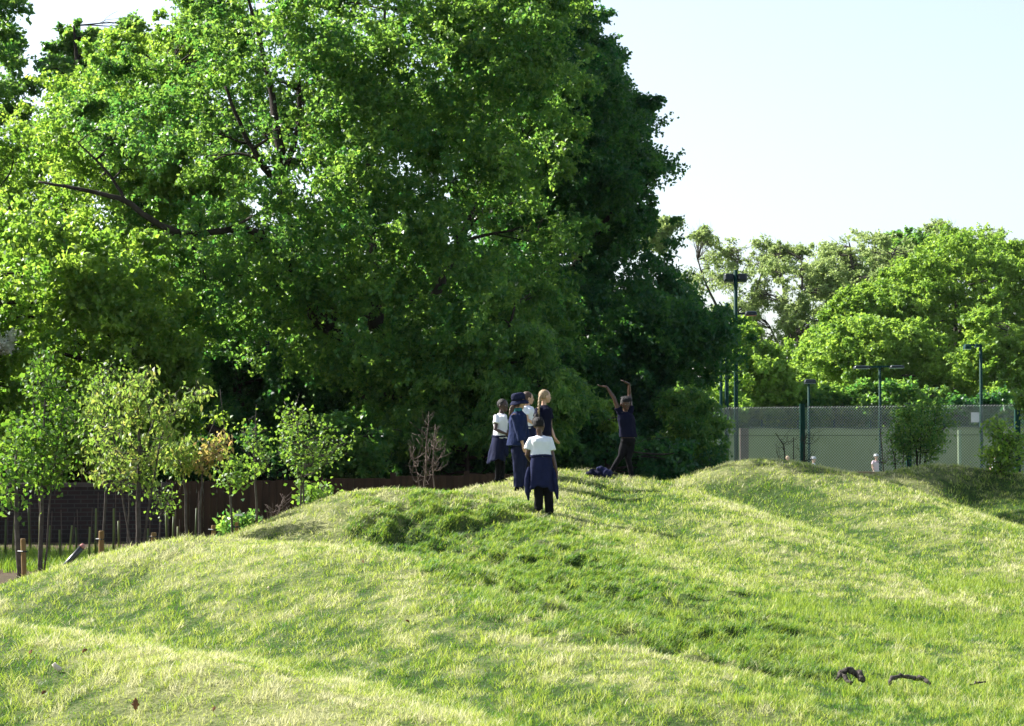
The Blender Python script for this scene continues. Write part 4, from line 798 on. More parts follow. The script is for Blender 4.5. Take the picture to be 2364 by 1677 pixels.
def body(p, skin, hd, hf, pelvis, neck, sh, el, wr, hdirs, hips, knee, ank, toes, hk=1.0, tilt=Vector((0, 0, 1)), sw=.135, thumbs=(1, -1), pn=None, curl=.15, legr=1.0, hk2=1.0):
    k = p.k; m = MB(); s, f = p.s, p.f
    def sec(c, hw, hdp, ss=s, fv=f): return (c, ss*hw*k, fv*hdp*k)
    ch = pelvis.lerp(neck, .72); wa = pelvis.lerp(neck, .35)
    m.loft([sec(pelvis-UP*.09*k, .07, .07), sec(pelvis-UP*.04*k, .115, .088), sec(pelvis, .12, .09), sec(wa, .1, .08), sec(ch, .125, .088), sec(pelvis.lerp(neck, .88), .118, .07), sec(neck, .06, .05)], 20)
    hb = hd-tilt*.06*k-hf.normalized()*.015*k
    m.tube([neck-UP*.03*k, neck.lerp(hb, .5), hb], [.045*k, .037*k, .038*k], 12)
    head(m, hd, hf, tilt, k*hk)
    for i in (0, 1):
        m.tube([sh[i], sh[i].lerp(el[i], .35), el[i], el[i].lerp(wr[i], .3), wr[i]], [.038*k, .036*k, .029*k, .028*k, .0195*k], 12)
        m.ball(sh[i], s*.042*k, f*.042*k, UP*.04*k, 12, 8)
        n = pn[i] if pn else (f*.6-s*(1 if i == 0 else -1)*.2)
        hand(m, wr[i], hdirs[i], n, k*hk*hk2, curl=curl, thumb=thumbs[i])
        hp, kn, an = hips[i], knee[i], ank[i]
        m.tube([hp, hp.lerp(kn, .4), kn, kn.lerp(an, .35), an, an-UP*.03*k], [.066*k*legr, .058*k*legr, .037*k*legr, .036*k*legr, .025*k, .025*k], 14)
    b = m.build('body', M[skin], p.root, remesh=.0052, sm=2)
    p.ank = ank; p.toes = toes
    eyes(p, hd, hf, tilt, k*hk, b)
    return b
def shoes(p, mt='black', sock=None):
    for i in (0, 1):
        a, t = p.ank[i], p.toes[i]; t = Vector((t.x, t.y, 0)).normalized(); sd = t.cross(UP); k = p.k
        gz = th(a.x, a.y)
        base = Vector((a.x, a.y, max(a.z-.065*k, gz+.012)))
        m = MB(); m.loft([(base-t*.055*k+UP*.0, sd*.018*k, UP*.015*k), (base-t*.045*k+UP*.025*k, sd*.033*k, UP*.036*k), (base+UP*.03*k, sd*.037*k, UP*.045*k), (base+t*.06*k+UP*.012*k, sd*.042*k, UP*.03*k), (base+t*.115*k+UP*.006*k, sd*.038*k, UP*.022*k), (base+t*.145*k, sd*.018*k, UP*.012*k)], 14)
        m.tube([base-t*.01*k+UP*.02*k, base-t*.01*k+UP*.075*k], [.036*k, .033*k], 12)
        m.build('shoe', M[mt], p.root, remesh=.006, sm=2)
        if sock: m = MB(); m.tube([base-t*.01*k+UP*.06*k, base-t*.01*k+UP*.13*k], [.035*k, .034*k], 12); m.build('sock', M[sock], p.root, True)
def wrinkle(o, amp, sc, seed=0):
    off = Vector((seed*7.3, 0, 0))
    me = o.data; n = len(me.vertices); co = np.empty(n*3); me.vertices.foreach_get('co', co); co = co.reshape(-1, 3); no = np.empty(n*3); me.vertices.foreach_get('normal', no); no = no.reshape(-1, 3)
    dv = np.array([noise.noise(Vector((c[0]*sc, c[1]*sc, c[2]*sc*.6))+off)+.5*noise.noise(Vector((c[0]*sc*2.3, c[1]*sc*2.3, c[2]*sc*1.2))+off) for c in co])
    co = co+no*(dv*amp)[:, None]; me.vertices.foreach_set('co', co.ravel()); me.update()
def tee(p, mt, pelvis, neck, sh, el, hem=0.0, sleeve=.5, name='t_shirt', grow=.016, flare=0.0, lean=Vector((0, 0, 0)), sl_r=.052, seed=1, collar=True):
    k = p.k; s, f = p.s, p.f; g = grow
    def sec(c, hw, hd): return (c, s*hw*k, f*hd*k)
    hemc = pelvis+UP*hem*k+lean
    m = MB(); m.loft([sec(hemc, .118+g+flare, .092+g+flare*.7), sec(hemc.lerp(neck, .12), .119+g+flare*.8, .09+g+flare*.5), sec(pelvis.lerp(neck, .38), .112+g+flare*.3, .088+g+flare*.2), sec(pelvis.lerp(neck, .72), .13+g, .094+g), sec(pelvis.lerp(neck, .88), .125+g*.8, .078+g*.7), sec(pelvis.lerp(neck, .97), .085, .06), sec(neck+UP*.006*k, .056, .05)], 24)
    for i in (0, 1):
        e = sh[i].lerp(el[i], sleeve) if sleeve <= 1 else el[i]
        m.tube([sh[i].lerp(neck, .45)-UP*.02*k, sh[i], sh[i].lerp(e, .5), e], [.05*k, .054*k, sl_r*k, (sl_r+.008)*k], 14)
    o = m.build(name, M[mt], p.root, remesh=.007, sm=3); wrinkle(o, .008, 14, seed); return o
def trousers(p, mt, pelvis, hips, knee, ank, r=(.076, .056, .045), name='trousers', waist=.0, seed=2, amp=.007):
    k = p.k; s, f = p.s, p.f; m = MB()
    m.loft([(pelvis-UP*.085*k, s*.085*k, f*.085*k), (pelvis-UP*.03*k, s*.128*k, f*.102*k), (pelvis+UP*(.03+waist)*k, s*.12*k, f*.098*k)], 20)
    for i in (0, 1):
        a = ank[i]
        m.tube([hips[i]+UP*.01, hips[i].lerp(knee[i], .45), knee[i], knee[i].lerp(a, .5), a-UP*.01*k], [r[0]*k*1.05, r[0]*k, r[1]*k, (r[1]+r[2])/2*k, r[2]*k], 16)
    o = m.build(name, M[mt], p.root, remesh=.007, sm=3); wrinkle(o, amp, 13, seed); return o
def tied_jacket(p, mt, c, h, r0, r1, tails, seed=3, lean=Vector((0, 0, 0)), knot=True, name='tied_jacket'):
    """fleece knotted round the waist: waist roll, hanging back panel, two sleeve tails"""
    k = p.k; s, f = p.s, p.f; rng = random.Random(seed); N = 48; rows = 12; V = []; FF = []
    for j in range(rows+1):
        t = j/rows; r = r0+(r1-r0)*t**.8
        for i in range(N):
            a = 2*math.pi*i/N; fold = 1+.07*t*math.sin(a*5+seed)+.05*t*math.sin(a*9+seed*2+t*2)
            hem = h*(1+.08*math.sin(a*2+seed)+.03*math.sin(a*7))
            V.append(c+lean*t+s*(math.cos(a)*r*k*fold)+f*(math.sin(a)*r*.78*k*fold)-UP*(hem*t*k))
    for j in range(rows):
        for i in range(N): FF.append((j*N+i, j*N+(i+1) % N, (j+1)*N+(i+1) % N, (j+1)*N+i))
    m = MB(); m.v = V; m.f = FF; o = m.build(name, M[mt], p.root, smooth=True); wrinkle(o, .008, 12, seed); md = o.modifiers.new('t', 'SOLIDIFY'); md.thickness = .012; md.offset = 0
    m = MB(); m.tube([c+s*(math.cos(a)*(r0+.004)*k)+f*(math.sin(a)*(r0+.004)*.78*k)+UP*.004*math.sin(a*3) for a in [2*math.pi*i/24 for i in range(25)]], .02*k, 8); m.build('waist_roll', M[mt], p.root, smooth=True)
    for tl in tails:
        m = MB(); n = len(tl); m.tube(tl, [.03*k]+[.038*k]*(n-2)+[.012*k], 10); o = m.build('sleeve_tail', M[mt], p.root, remesh=.008, sm=2); wrinkle(o, .006, 18, seed+1)
def hair_cap(p, c, f, u, k, mt, size=1.0, back=.012, drop=0.0, name='hair', extra=None, cut=-.1):
    f = f.normalized(); s = f.cross(u).normalized(); u = s.cross(f); m = MB()
    cc = c+u*.024*k-f*back*k
    m.ball(cc, s*.08*k*size, f*.094*k*size, u*.09*k*size, 22, 16)
    if drop: m.loft([(c-f*.035*k+u*.03*k, s*.074*k, f*.062*k), (c-f*.045*k-u*.03*k, s*.076*k, f*.055*k), (c-f*.045*k-u*drop*k, s*.07*k, f*.045*k)], 18)
    # keep the face clear
    keep = MB(); o = None
    if extra: extra(m, s, f, u)
    o = m.build(name, M[mt], p.root, remesh=.006, sm=1)
    bm = bmesh.new(); bm.from_mesh(o.data); off = p.root.location
    dele = [v for v in bm.verts if (v.co+off-c).dot(f) > .04*k and (v.co+off-c).dot(u) < .045*k or ((v.co+off-c).dot(f) > -.01*k and (v.co+off-c).dot(u) < -.0*k and (v.co+off-c).dot(f) > .01*k)]
    bmesh.ops.delete(bm, geom=dele, context='VERTS'); bm.to_mesh(o.data); bm.free()
    return o
GK = 'children on the grass mound'
# ---- kid A: left, white shirt, facing right
p = Person('child in white shirt, short dark hair, navy jacket round waist, leftmost of the group', 34.6, (410, 1165), 20, .98, GK); J = p.J
hd = J(432, 408); hf = Vector((.72, -.55, -.05)); pel = J(408, 770); nk = J(412, 487)
sh = [J(372, 520, -.06), J(440, 515, .1)]; el = [J(358, 645, -.15), J(455, 640, .05)]; wr = [J(462, 688, -.22), J(500, 680, -.1)]
hips = [J(390, 800, -.03), J(425, 800, .04)]; kn = [J(385, 980, -.03), J(425, 985, .04)]; an = [J(378, 1135, -.03), J(418, 1135, .05)]
body(p, 'skin_deep', hd, hf, pel, nk, sh, el, wr, [Vector((1, 0, -.1)), Vector((1, 0, 0))], hips, kn, an, [Vector((1, -.2, 0))]*2)
hair_cap(p, hd, hf, UP, p.k, 'hair_black', .97, .016)
tee(p, 'white_cloth', J(404, 735), nk, sh, el, 0, .55, seed=3, flare=.012)
trousers(p, 'black', pel, hips, kn, an, (.07, .05, .042)); shoes(p, 'black')
tied_jacket(p, 'navy', J(402, 712), .40, .135, .175, [[J(440, 730, -.12), J(462, 800, -.13), J(470, 880, -.12), J(466, 915, -.12)]], 5, Vector((-.055, 0, 0)))
# ---- kid B: sun hat, blue fleece, ponytail
p = Person('child in navy sun hat and blue fleece with brown ponytail, seen from behind', 33.2, (600, 1240), 35, 1.04, GK); J = p.J
hd = J(590, 372); hf = Vector((.85, .45, -.12)); pel = J(590, 800); nk = J(585, 455)
sh = [J(545, 510, -.12), J(632, 510, .1)]; el = [J(585, 660, -.15), J(650, 660, .1)]; wr = [J(630, 790, -.14), J(672, 780, .12)]
hips = [J(575, 830, -.03), J(615, 830, .05)]; kn = [J(582, 1010, -.03), J(612, 1015, .05)]; an = [J(582, 1200, -.04), J(625, 1195, .06)]
body(p, 'skin_fair', hd, hf, pel, nk, sh, el, wr, [Vector((.3, 0, -1)), Vector((.2, 0, -1))], hips, kn, an, [Vector((1, .1, 0)), Vector((1, .3, 0))])
tee(p, 'blue_fleece', J(570, 800), nk, sh, wr, .0, .86, 'fleece_jacket', .028, .014, sl_r=.052, seed=7, lean=Vector((-.01, 0, 0)))
m = MB(); m.loft([(nk-UP*.025, p.s*.072, p.f*.066), (nk+UP*.02, p.s*.062, p.f*.058), (nk+UP*.045, p.s*.058, p.f*.055)], 18); m.build('collar', M['teal'], p.root, True)
trousers(p, 'navy', pel, hips, kn, an, (.086, .074, .062), seed=8, amp=.012); shoes(p, 'black', 'white_cloth')
hair_cap(p, hd, hf, UP, p.k, 'hair_brown', .95, .02, .07)
m = MB(); m.tube([J(545, 400, -.08), J(520, 430, -.13), J(510, 470, -.14), J(495, 512, -.13)], [.025, .036, .028, .008], 12); o = m.build('ponytail', M['hair_brown'], p.root, remesh=.006); wrinkle(o, .008, 30, 2)
# bucket hat: crown, band, sloping brim
hu = Vector((-.14, -.05, 1)).normalized(); hs = hf.cross(hu).normalized(); hff = hu.cross(hs)
hc = hd+hu*.035*p.k
m = MB(); sec = []
for z, r in ((-.0, .098), (.03, .1), (.07, .097), (.095, .085), (.104, .055), (.106, .01)): sec.append((hc+hu*z*p.k, hs*r*.95*p.k, hff*r*1.06*p.k))
m.loft(sec, 28); cr = m.build('hat_crown', M['navy'], p.root, True)
V = []; FF = []; N = 40
for j in range(5):
    t = j/4
    for i in range(N):
        a = 2*math.pi*i/N; r = .095+.046*t; V.append(hc+hs*(math.cos(a)*r*.95*p.k)+hff*(math.sin(a)*r*1.06*p.k)-hu*(.004+.055*t+.006*math.sin(a*5)*t)*p.k)
for j in range(4):
    for i in range(N): FF.append((j*N+i, j*N+(i+1) % N, (j+1)*N+(i+1) % N, (j+1)*N+i))
m = MB(); m.v = V; m.f = FF; o = m.build('hat_brim', M['navy'], p.root, smooth=True); md = o.modifiers.new('t', 'SOLIDIFY'); md.thickness = .004
# ---- kid C: behind, white shirt, dark brown bob
p = Person('child in white shirt with dark brown bob, half hidden behind the navy sun hat', 35.6, (690, 1150), 30, .97, GK); J = p.J
hd = J(680, 385); hf = Vector((1, .25, -.05)); pel = J(690, 740); nk = J(675, 462)
sh = [J(640, 495, -.1), J(705, 490, .1)]; el = [J(675, 600, -.13), J(735, 600, .08)]; wr = [J(745, 640, -.12), J(770, 630, .02)]
hips = [J(680, 770, -.03), J(710, 770, .05)]; kn = [J(682, 950, -.03), J(710, 950, .05)]; an = [J(680, 1115, -.04), J(712, 1115, .06)]
body(p, 'skin_fair', hd, hf, pel, nk, sh, el, wr, [Vector((1, 0, .2)), Vector((1, -.3, .2))], hips, kn, an, [Vector((1, .1, 0)), Vector((1, .3, 0))])
hair_cap(p, hd, hf, UP, p.k, 'hair_brown', 1.0, .02, .1)
tee(p, 'white_cloth', J(685, 690), nk, sh, el, 0, .6, seed=11, flare=.01)
trousers(p, 'black', pel, hips, kn, an); shoes(p)
tied_jacket(p, 'navy', J(690, 668), .42, .13, .18, [[J(735, 690, -.1), J(745, 770, -.12), J(740, 850, -.1)]], 6)
# ---- kid D: blonde plait, black tee
p = Person('child with blonde plait in dark navy t-shirt, back turned, arm hanging', 34.0, (850, 1165), 48, 1.0, GK); J = p.J
hd = J(848, 340); hf = Vector((.9, .42, -.02)); pel = J(838, 735); nk = J(835, 430)
sh = [J(775, 475, -.08), J(890, 475, .02)]; el = [J(765, 600, -.12), J(898, 640, .0)]; wr = [J(790, 720, -.1), J(940, 745, -.06)]
hips = [J(815, 770, -.04), J(865, 770, .03)]; kn = [J(818, 960, -.03), J(865, 960, .03)]; an = [J(820, 1130, -.04), J(865, 1130, .04)]
body(p, 'skin_fair', hd, hf, pel, nk, sh, el, wr, [Vector((.3, 0, -1)), Vector((.55, -.05, -.85))], hips, kn, an, [Vector((1, .5, 0)), Vector((1, .6, 0))])
hair_cap(p, hd, hf, UP, p.k, 'hair_blonde', .95, .016, .03)
m = MB(); pts = [J(800, 330, -.09), J(790, 380, -.12), J(787, 420, -.14), J(785, 460, -.15), J(783, 500, -.15), J(782, 530, -.15)]
fp = []; fr = []
for i in range(26):
    t = i/25*(len(pts)-1); j = min(int(t), len(pts)-2); fp.append(pts[j].lerp(pts[j+1], t-j)+Vector((.006*math.sin(i*1.6), 0, 0))); fr.append((.021-.010*i/25)*(1+.22*math.sin(i*1.6*2)))
m.tube(fp, fr, 12); m.build('plait', M['hair_blonde'], p.root, True)
tee(p, 'blacknavy', J(838, 730), nk, sh, el, 0, .5, seed=13, sl_r=.06)
trousers(p, 'black', pel, hips, kn, an); shoes(p)
# ---- kid E: front, white tee
p = Person('child in white t-shirt with dark braids and navy fleece round the waist, nearest the camera', 29.5, (840, 1480), 82, .965, GK); J = p.J
p.s = Vector((1, .1, 0)).normalized(); p.f = Vector((-.1, 1, 0)).normalized()
hd = J(790, 592); hf = Vector((.45, .88, -.05)); pel = J(812, 990); nk = J(798, 700)
sh = [J(712, 740, 0), J(888, 740, .02)]; el = [J(668, 890, .02), J(925, 910, .0)]; wr = [J(735, 985, .12), J(965, 1065, -.02)]
hips = [J(780, 1030, 0), J(855, 1030, 0)]; kn = [J(783, 1230, 0), J(880, 1240, 0)]; an = [J(785, 1420, .0), J(893, 1445, 0)]
body(p, 'skin_dark', hd, hf, pel, nk, sh, el, wr, [Vector((.3, .5, -.5)), Vector((.05, 0, -1))], hips, kn, an, [Vector((0, 1, 0)), Vector((.2, 1, 0))], sw=.14, pn=[Vector((0, 1, 0)), Vector((-1, 0, 0))], curl=.3, thumbs=(1, 1))
def braids_e(m, s, f, u):
    for i in range(9):
        a = (i-4)/4*1.15; pts = []
        for j in range(9):
            t = j/8; ph = -.55+t*2.0
            pts.append(hd+u*.02*p.k+(s*math.sin(a)*math.cos(ph*.8)*.083-f*(math.cos(a)*math.cos(ph*.8)*.096)+u*math.sin(ph)*.088)*p.k)
        m.tube(pts, [.009*(1+.2*math.sin(j*2)) for j in range(9)], 6)
    b = hd+u*.1*p.k-f*.03*p.k-s*.03*p.k
    for i in range(6):
        a = i*1.05; m.tube([b+(s*math.cos(a+t*.9)+f*math.sin(a+t*.9))*.028*(1-.1*t)+u*(.012*t) for t in range(5)], .011, 7)
    m.tube([b-s*.02+u*.01, b-s*.045-u*.01, b-s*.06-u*.05, b-s*.065-u*.085], [.012, .011, .009, .005], 7)
hair_cap(p, hd, hf, UP, p.k, 'hair_black', .93, .012, 0, extra=braids_e)
tee(p, 'white_cloth', J(808, 905), nk, sh, el, 0, .62, seed=17, grow=.02, sl_r=.062, flare=.012)
trousers(p, 'black', pel, hips, kn, an, (.078, .064, .06), seed=18, amp=.008); shoes(p)
tied_jacket(p, 'navy_fleece', J(812, 895), .46, .14, .168, [[J(695, 1010, 0), J(670, 1120, -.03), J(672, 1240, -.03), J(686, 1338, -.02)], [J(925, 1020, 0), J(940, 1120, -.04), J(958, 1240, -.03), J(972, 1325, -.02)]], 2)
# ---- kid F: arms up
p = Person('child in dark clothes stretching both arms up in a wide stride', 35.0, (1640, 1110), -62, 1.0, GK); J = p.J
hd = J(1640, 382); hf = Vector((.35, -.93, -.25)); pel = J(1668, 740); nk = J(1640, 468); tl = Vector((-.06, 0, 1)).normalized()
sh = [J(1578, 462, -.04), J(1695, 455, .06)]; el = [J(1525, 325, -.06), J(1683, 290, .1)]; wr = [J(1455, 218, -.04), J(1680, 190, .06)]
hips = [J(1640, 765, .0), J(1692, 765, .02)]; kn = [J(1592, 905, -.05), J(1668, 935, -.02)]; an = [J(1497, 1052, .0), J(1706, 1095, .0)]
body(p, 'skin_dark', hd, hf, pel, nk, sh, el, wr, [Vector((-1, 0, .12)), Vector((-.75, -.1, .45))], hips, kn, an, [Vector((.6, -.6, 0)), Vector((1, -.45, 0))], hk2=1.18, tilt=tl, pn=[Vector((0, 0, 1)), Vector((-.4, 0, -.8))], curl=.08, thumbs=(1, -1))
def braids_f(m, s, f, u):
    for i in range(8):
        a = (i-3.5)/3.5*1.1; pts = []
        for j in range(9):
            t = j/8; ph = t*1.9-.1
            pts.append(hd+u*.022*p.k+(s*math.sin(a)*.084+f*math.cos(a*.5)*math.cos(ph)*.092+u*math.sin(ph)*math.cos(a*.6)*.094)*p.k)
        m.tube(pts, [.0105*(1+.2*math.sin(j*2)) for j in range(9)], 6)
    for i in range(5):
        b = hd-s*.075*p.k*1-f*(.01*i-.02)+u*(.02-.0*i); m.tube([b, b-s*.012-u*.04-f*.01*i, b-s*.01-u*.07-f*.01*i], [.011, .01, .006], 6)
hair_cap(p, hd, hf, tl, p.k, 'hair_black', .95, .012, 0, extra=braids_f)
tee(p, 'blacknavy', J(1670, 715), nk, sh, el, 0, .3, seed=21, sl_r=.05, grow=.022, flare=.012)
trousers(p, 'black', pel, hips, kn, an, (.073, .049, .037), 'leggings', seed=22, amp=.003); shoes(p)
# ---- heap of clothes on the grass by kid F
c = P(*zp(1385, 1115), 34.6); c.z = th(c.x, c.y); rt = empty('clothes_heap', c, 'dark blue fleece dropped in a heap at the feet of the stretching child', 'clothes')
def heap(name, mt, cx_, L_, H_, seed):
    m = MB(); r_ = random.Random(seed)
    for i in range(6):
        a = c+Vector((cx_+r_.uniform(-L_, L_)*.6, r_.uniform(-.06, .06), H_*.35)); b = a+Vector((r_.uniform(-1, 1)*L_, r_.uniform(-.12, .12), r_.uniform(-.02, H_*.4)))
        m.tube([a, a.lerp(b, .5)+Vector((0, 0, H_*.3)), b], [.05, .055, .035], 10)
    m.ball(c+Vector((cx_, 0, H_*.3)), Vector((L_, 0, 0)), Vector((0, .13, 0)), Vector((0, 0, H_*.6)))
    o = m.build(name, M[mt], rt, remesh=.008, sm=2); wrinkle(o, .022, 13, seed)
heap('dark_fleece', 'blacknavy', -.07, .15, .1, 4); heap('blue_fleece', 'navy_fleece', .09, .11, .14, 9)
# ---- people on the courts (only their upper bodies rise above the timber wall)
def player(px, headtop, d, label, shirt, skin, hatm=None, k=1.1, yaw=-80, hairm='hair_brown'):
    t = P(px, headtop, d); p = Person.__new__(Person); p.d = d; p.k = k; p.dz = 0
    p.f = Vector((math.cos(R(yaw)), math.sin(R(yaw)), 0)); p.s = Vector((math.sin(R(yaw)), -math.cos(R(yaw)), 0)); gz = .132
    p.root = empty('person', (t.x, t.y, gz), label, 'person', 'players on the tennis courts'); H = t.z-gz; p.k = H/1.42 if H < 1.5 else 1.1; k = p.k
    def L(sx, fy, z): return Vector((t.x, t.y, gz))+p.s*sx*k+p.f*fy*k+UP*z*H
    hd = L(0, 0, .915); hf = p.f+Vector((0, 0, -.1)); nk = L(0, 0, .81); pel = L(0, 0, .53)
    sh = [L(-.13, 0, .785), L(.13, 0, .785)]; el = [L(-.17, .02, .63), L(.17, .02, .63)]; wr = [L(-.16, .1, .5), L(.14, .12, .52)]
    hips = [L(-.055, 0, .5), L(.055, 0, .5)]; kn = [L(-.06, .02, .28), L(.06, .02, .28)]; an = [L(-.065, 0, .05), L(.065, 0, .05)]
    body(p, skin, hd, hf, pel, nk, sh, el, wr, [Vector((0, 0, -1))+p.f*.3]*2, hips, kn, an, [p.f, p.f])
    hair_cap(p, hd, hf, UP, k, hairm, .97, .016); tee(p, shirt, pel+UP*.02, nk, sh, el, seed=int(px)); trousers(p, 'grey_hat', pel, hips, kn, an)
    p.toes = [p.f, p.f]
    for i in (0, 1):
        m = MB(); b = Vector((an[i].x, an[i].y, gz+.03)); m.loft([(b-p.f*.05*k, p.s*.03*k, UP*.03), (b+p.f*.03*k, p.s*.04*k, UP*.035), (b+p.f*.13*k, p.s*.025*k, UP*.018)], 12); m.build('shoe', M['sign'], p.root, True)
    if hatm:
        c = hd+UP*.05*k; m = MB(); m.loft([(c+UP*z*k, p.s*r*k, p.f*r*1.1*k) for z, r in ((-.02, .125), (-.012, .125), (-.008, .092), (.03, .09), (.06, .07), (.07, .02))], 20); m.build('hat', M[hatm], p.root, True)
player(2023, 1048, 84, 'player in a pink top and pale cap on the far court', 'pink_cloth', 'skin_fair', 'grey_hat')
player(1878, 1054, 80, 'player of whom only a pale capped head shows over the middle mound', 'white_cloth', 'skin_fair', 'grey_hat', yaw=-20)
player(1819, 1052, 82, 'player with reddish hair just showing over the mound behind the bare shrub', 'red_cloth', 'skin_fair', None, hairm='hair_blonde', yaw=-60)
player(2299, 1040, 76, 'player in white seen through the yellow-green sapling', 'white_cloth', 'skin_fair', None, yaw=-120)

# ================================================================== grass and small things on the ground
M['grass'] = leaf_mat('grass', [(0, (.055, .13, .03)), (.35, (.19, .28, .045)), (.7, (.40, .45, .12)), (1, (.64, .62, .36))], [(0, (.11, .27, .02)), (.35, (.38, .52, .04)), (.7, (.54, .61, .1)), (1, (.6, .58, .3))], .4, .55, .35)
def blades(name, x, y, h, wd, tint, lean, seed, label=None, az=None, curve=.35):
    rng = np.random.default_rng(seed); n = len(x); z = terrain(x, y)
    if az is None: az = rng.uniform(0, 2*np.pi, n)
    ln = np.abs(rng.normal(lean, .35, n)); dx, dy = np.cos(az), np.sin(az); f2 = rng.uniform(0, np.pi, n)
    sx, sy = np.cos(f2)*wd*.5, np.sin(f2)*wd*.5
    b = np.stack([x, y, z-.006], 1); cl = np.cos(ln); sl = np.sin(ln)
    mid = b+np.stack([dx*sl*h*.5, dy*sl*h*.5, cl*h*.55], 1); l2 = ln+curve; tip = mid+np.stack([dx*np.sin(l2)*h*.5, dy*np.sin(l2)*h*.5, np.cos(l2)*h*.45], 1)
    s = np.stack([sx, sy, np.zeros(n)], 1)
    v = np.empty((n, 5, 3)); v[:, 0] = b-s; v[:, 1] = b+s; v[:, 2] = mid+s*.8; v[:, 3] = mid-s*.8; v[:, 4] = tip
    base = (np.arange(n)*5)[:, None]
    tris = np.concatenate([base+np.array([[0, 1, 2]]), base+np.array([[0, 2, 3]]), base+np.array([[3, 2, 4]])], 1).reshape(-1, 3)
    me = np_mesh(name, v.reshape(-1, 3), tris, 3)
    at = me.attributes.new('tint', 'FLOAT', 'FACE'); at.data.foreach_set('value', np.repeat(np.clip(tint, 0, 1), 3).astype(np.float32))
    o = link(name, me, M['grass']); tag(o, label, 'grass', kind='stuff'); return o
rg = np.random.default_rng(77)
N = 700000
d = np.exp(rg.uniform(np.log(10.3), np.log(47), N)); x = rg.uniform(-1, 1, N)*(.236*d+.7)
s = straw_shade_field(x, d); soil = soilmask(x, d); keep = soil < .25+rg.uniform(0, .2, N); x, d, s = x[keep], d[keep], s[keep]; n = len(x)
zc = terrain(x, d, False); flat = np.clip((.17-zc)*9, 0, 1)
tall = np.clip(fbm(x*1.3, d*1.1, 91)*2.4-1.0, 0, 1)
tuft = fbm(x*11, d*7, 141, 2); tu2 = fbm(x*4.2, d*2.6, 143, 2)
h = (.015+.02*rg.random(n)+.008*(1-s))*(.45+1.5*np.clip((tuft-.3)*2, 0, 1))*(.7+.8*np.clip((tu2-.35)*2.5, 0, 1))+flat*tall*(x > 1.5)*.06*rg.random(n)+.0009*d
tint = s*.8+(tuft-.5)*1.35+(vn(x*23, d*15, 145)-.5)*.45+rg.normal(0, .16, n)+.13
blades('grass', x, d, h, (.0044*(d/14)**.85*rg.uniform(.5, 1.5, n)), tint, .7, 1, 'short mown sunlit grass covering all the mounds, green with dry straw patches')
# tufts of long lush blades in the hollow on the right
cx_ = rg.uniform(1.2, 6.5, 1500); cy_ = rg.uniform(11.5, 25, 1500); zz = terrain(cx_, cy_, False); tf = fbm(cx_*1.1, cy_*.9, 95)
k_ = (zz < .22) & (tf > .47); cx_, cy_ = cx_[k_], cy_[k_]; per = 42
x = np.repeat(cx_, per)+rg.normal(0, .07, len(cx_)*per); y = np.repeat(cy_, per)+rg.normal(0, .07, len(cx_)*per); n = len(x)
blades('tall_grass', x, y, rg.uniform(.04, .12, n), .0042*(y/14)**.7, rg.normal(.34, .12, n), .28, 2, 'longer fresh bright green grass tufts in the hollow at the lower right')
# blades growing up around the dead branches
bx = []
for px_, py_ in [(1926, 1588), (1936, 1594), (1950, 1596), (1968, 1596), (1984, 1592), (1998, 1588), (2046, 1590), (2062, 1588), (2128, 1588), (2142, 1590), (2154, 1586), (1990, 1560), (2240, 1590), (2268, 1586), (1915, 1580)]:
    q_ = P(px_, 1040, 1.55/((py_-HY)/F)); bx.append((q_.x, q_.y))
bx = np.array(bx); per = 26; x = np.repeat(bx[:, 0], per)+rg.normal(0, .03, len(bx)*per); y = np.repeat(bx[:, 1], per)+rg.normal(0, .05, len(bx)*per); n = len(x)
blades('tall_grass', x, y, rg.uniform(.05, .13, n), .0042, rg.normal(.3, .12, n), .3, 12, 'tufts of bright blades growing up around the dead branches')
# rough grass lumps on the middle mound, their dark green deepened with slope shade
cand = 42000; cx_ = rg.uniform(-3.5, 4.5, cand); cy_ = rg.uniform(14.5, 32, cand); ro = roughness(cx_, cy_); lump = fbm(cx_*5.6, cy_*4.6, 17, 2)
k_ = (ro*rg.random(cand) > .25) & (lump > .47) & (fbm(cx_*2.6, cy_*2.3, 161, 2) > .36); cx_, cy_ = cx_[k_][:6500], cy_[k_][:6500]; per = 38
sz = np.repeat(rg.uniform(.04, .10, len(cx_)), per)
x = np.repeat(cx_, per)+rg.normal(0, 1, len(cx_)*per)*sz; y = np.repeat(cy_, per)+rg.normal(0, 1, len(cx_)*per)*sz*.8; n = len(x)
blades('rough_grass', x, y, rg.uniform(.03, .09, n), .0044*(y/14)**.8, np.repeat(rg.uniform(-.2, .5, len(cx_)), per)+rg.normal(0, .1, n), .8, 3, 'belt of rough tussocky grass on the face of the middle mound, slope shade in its darker tint', az=np.repeat(rg.uniform(-1.2, .8, len(cx_)), per)+rg.normal(0, .6, n))
# scattered clippings clumps elsewhere
cx_ = rg.uniform(-6, 7, 5200); cy_ = np.exp(rg.uniform(np.log(10.5), np.log(36), 5200)); k_ = (fbm(cx_*1.6, cy_*1.4, 111) > .46) & (soilmask(cx_, cy_) < .1); cx_, cy_ = cx_[k_], cy_[k_]; per = 15
x = np.repeat(cx_, per)+rg.normal(0, .07, len(cx_)*per); y = np.repeat(cy_, per)+rg.normal(0, .05, len(cx_)*per); n = len(x)
blades('grass_clippings', x, y, rg.uniform(.04, .1, n), .0036*(y/14)**.8, np.repeat(np.where(rg.random(len(cx_)) < .45, rg.uniform(.75, 1, len(cx_)), rg.uniform(-.1, .35, len(cx_))), per)+rg.normal(0, .1, n), 1.15, 4, 'scattered loose cut grass lying on the mounds')
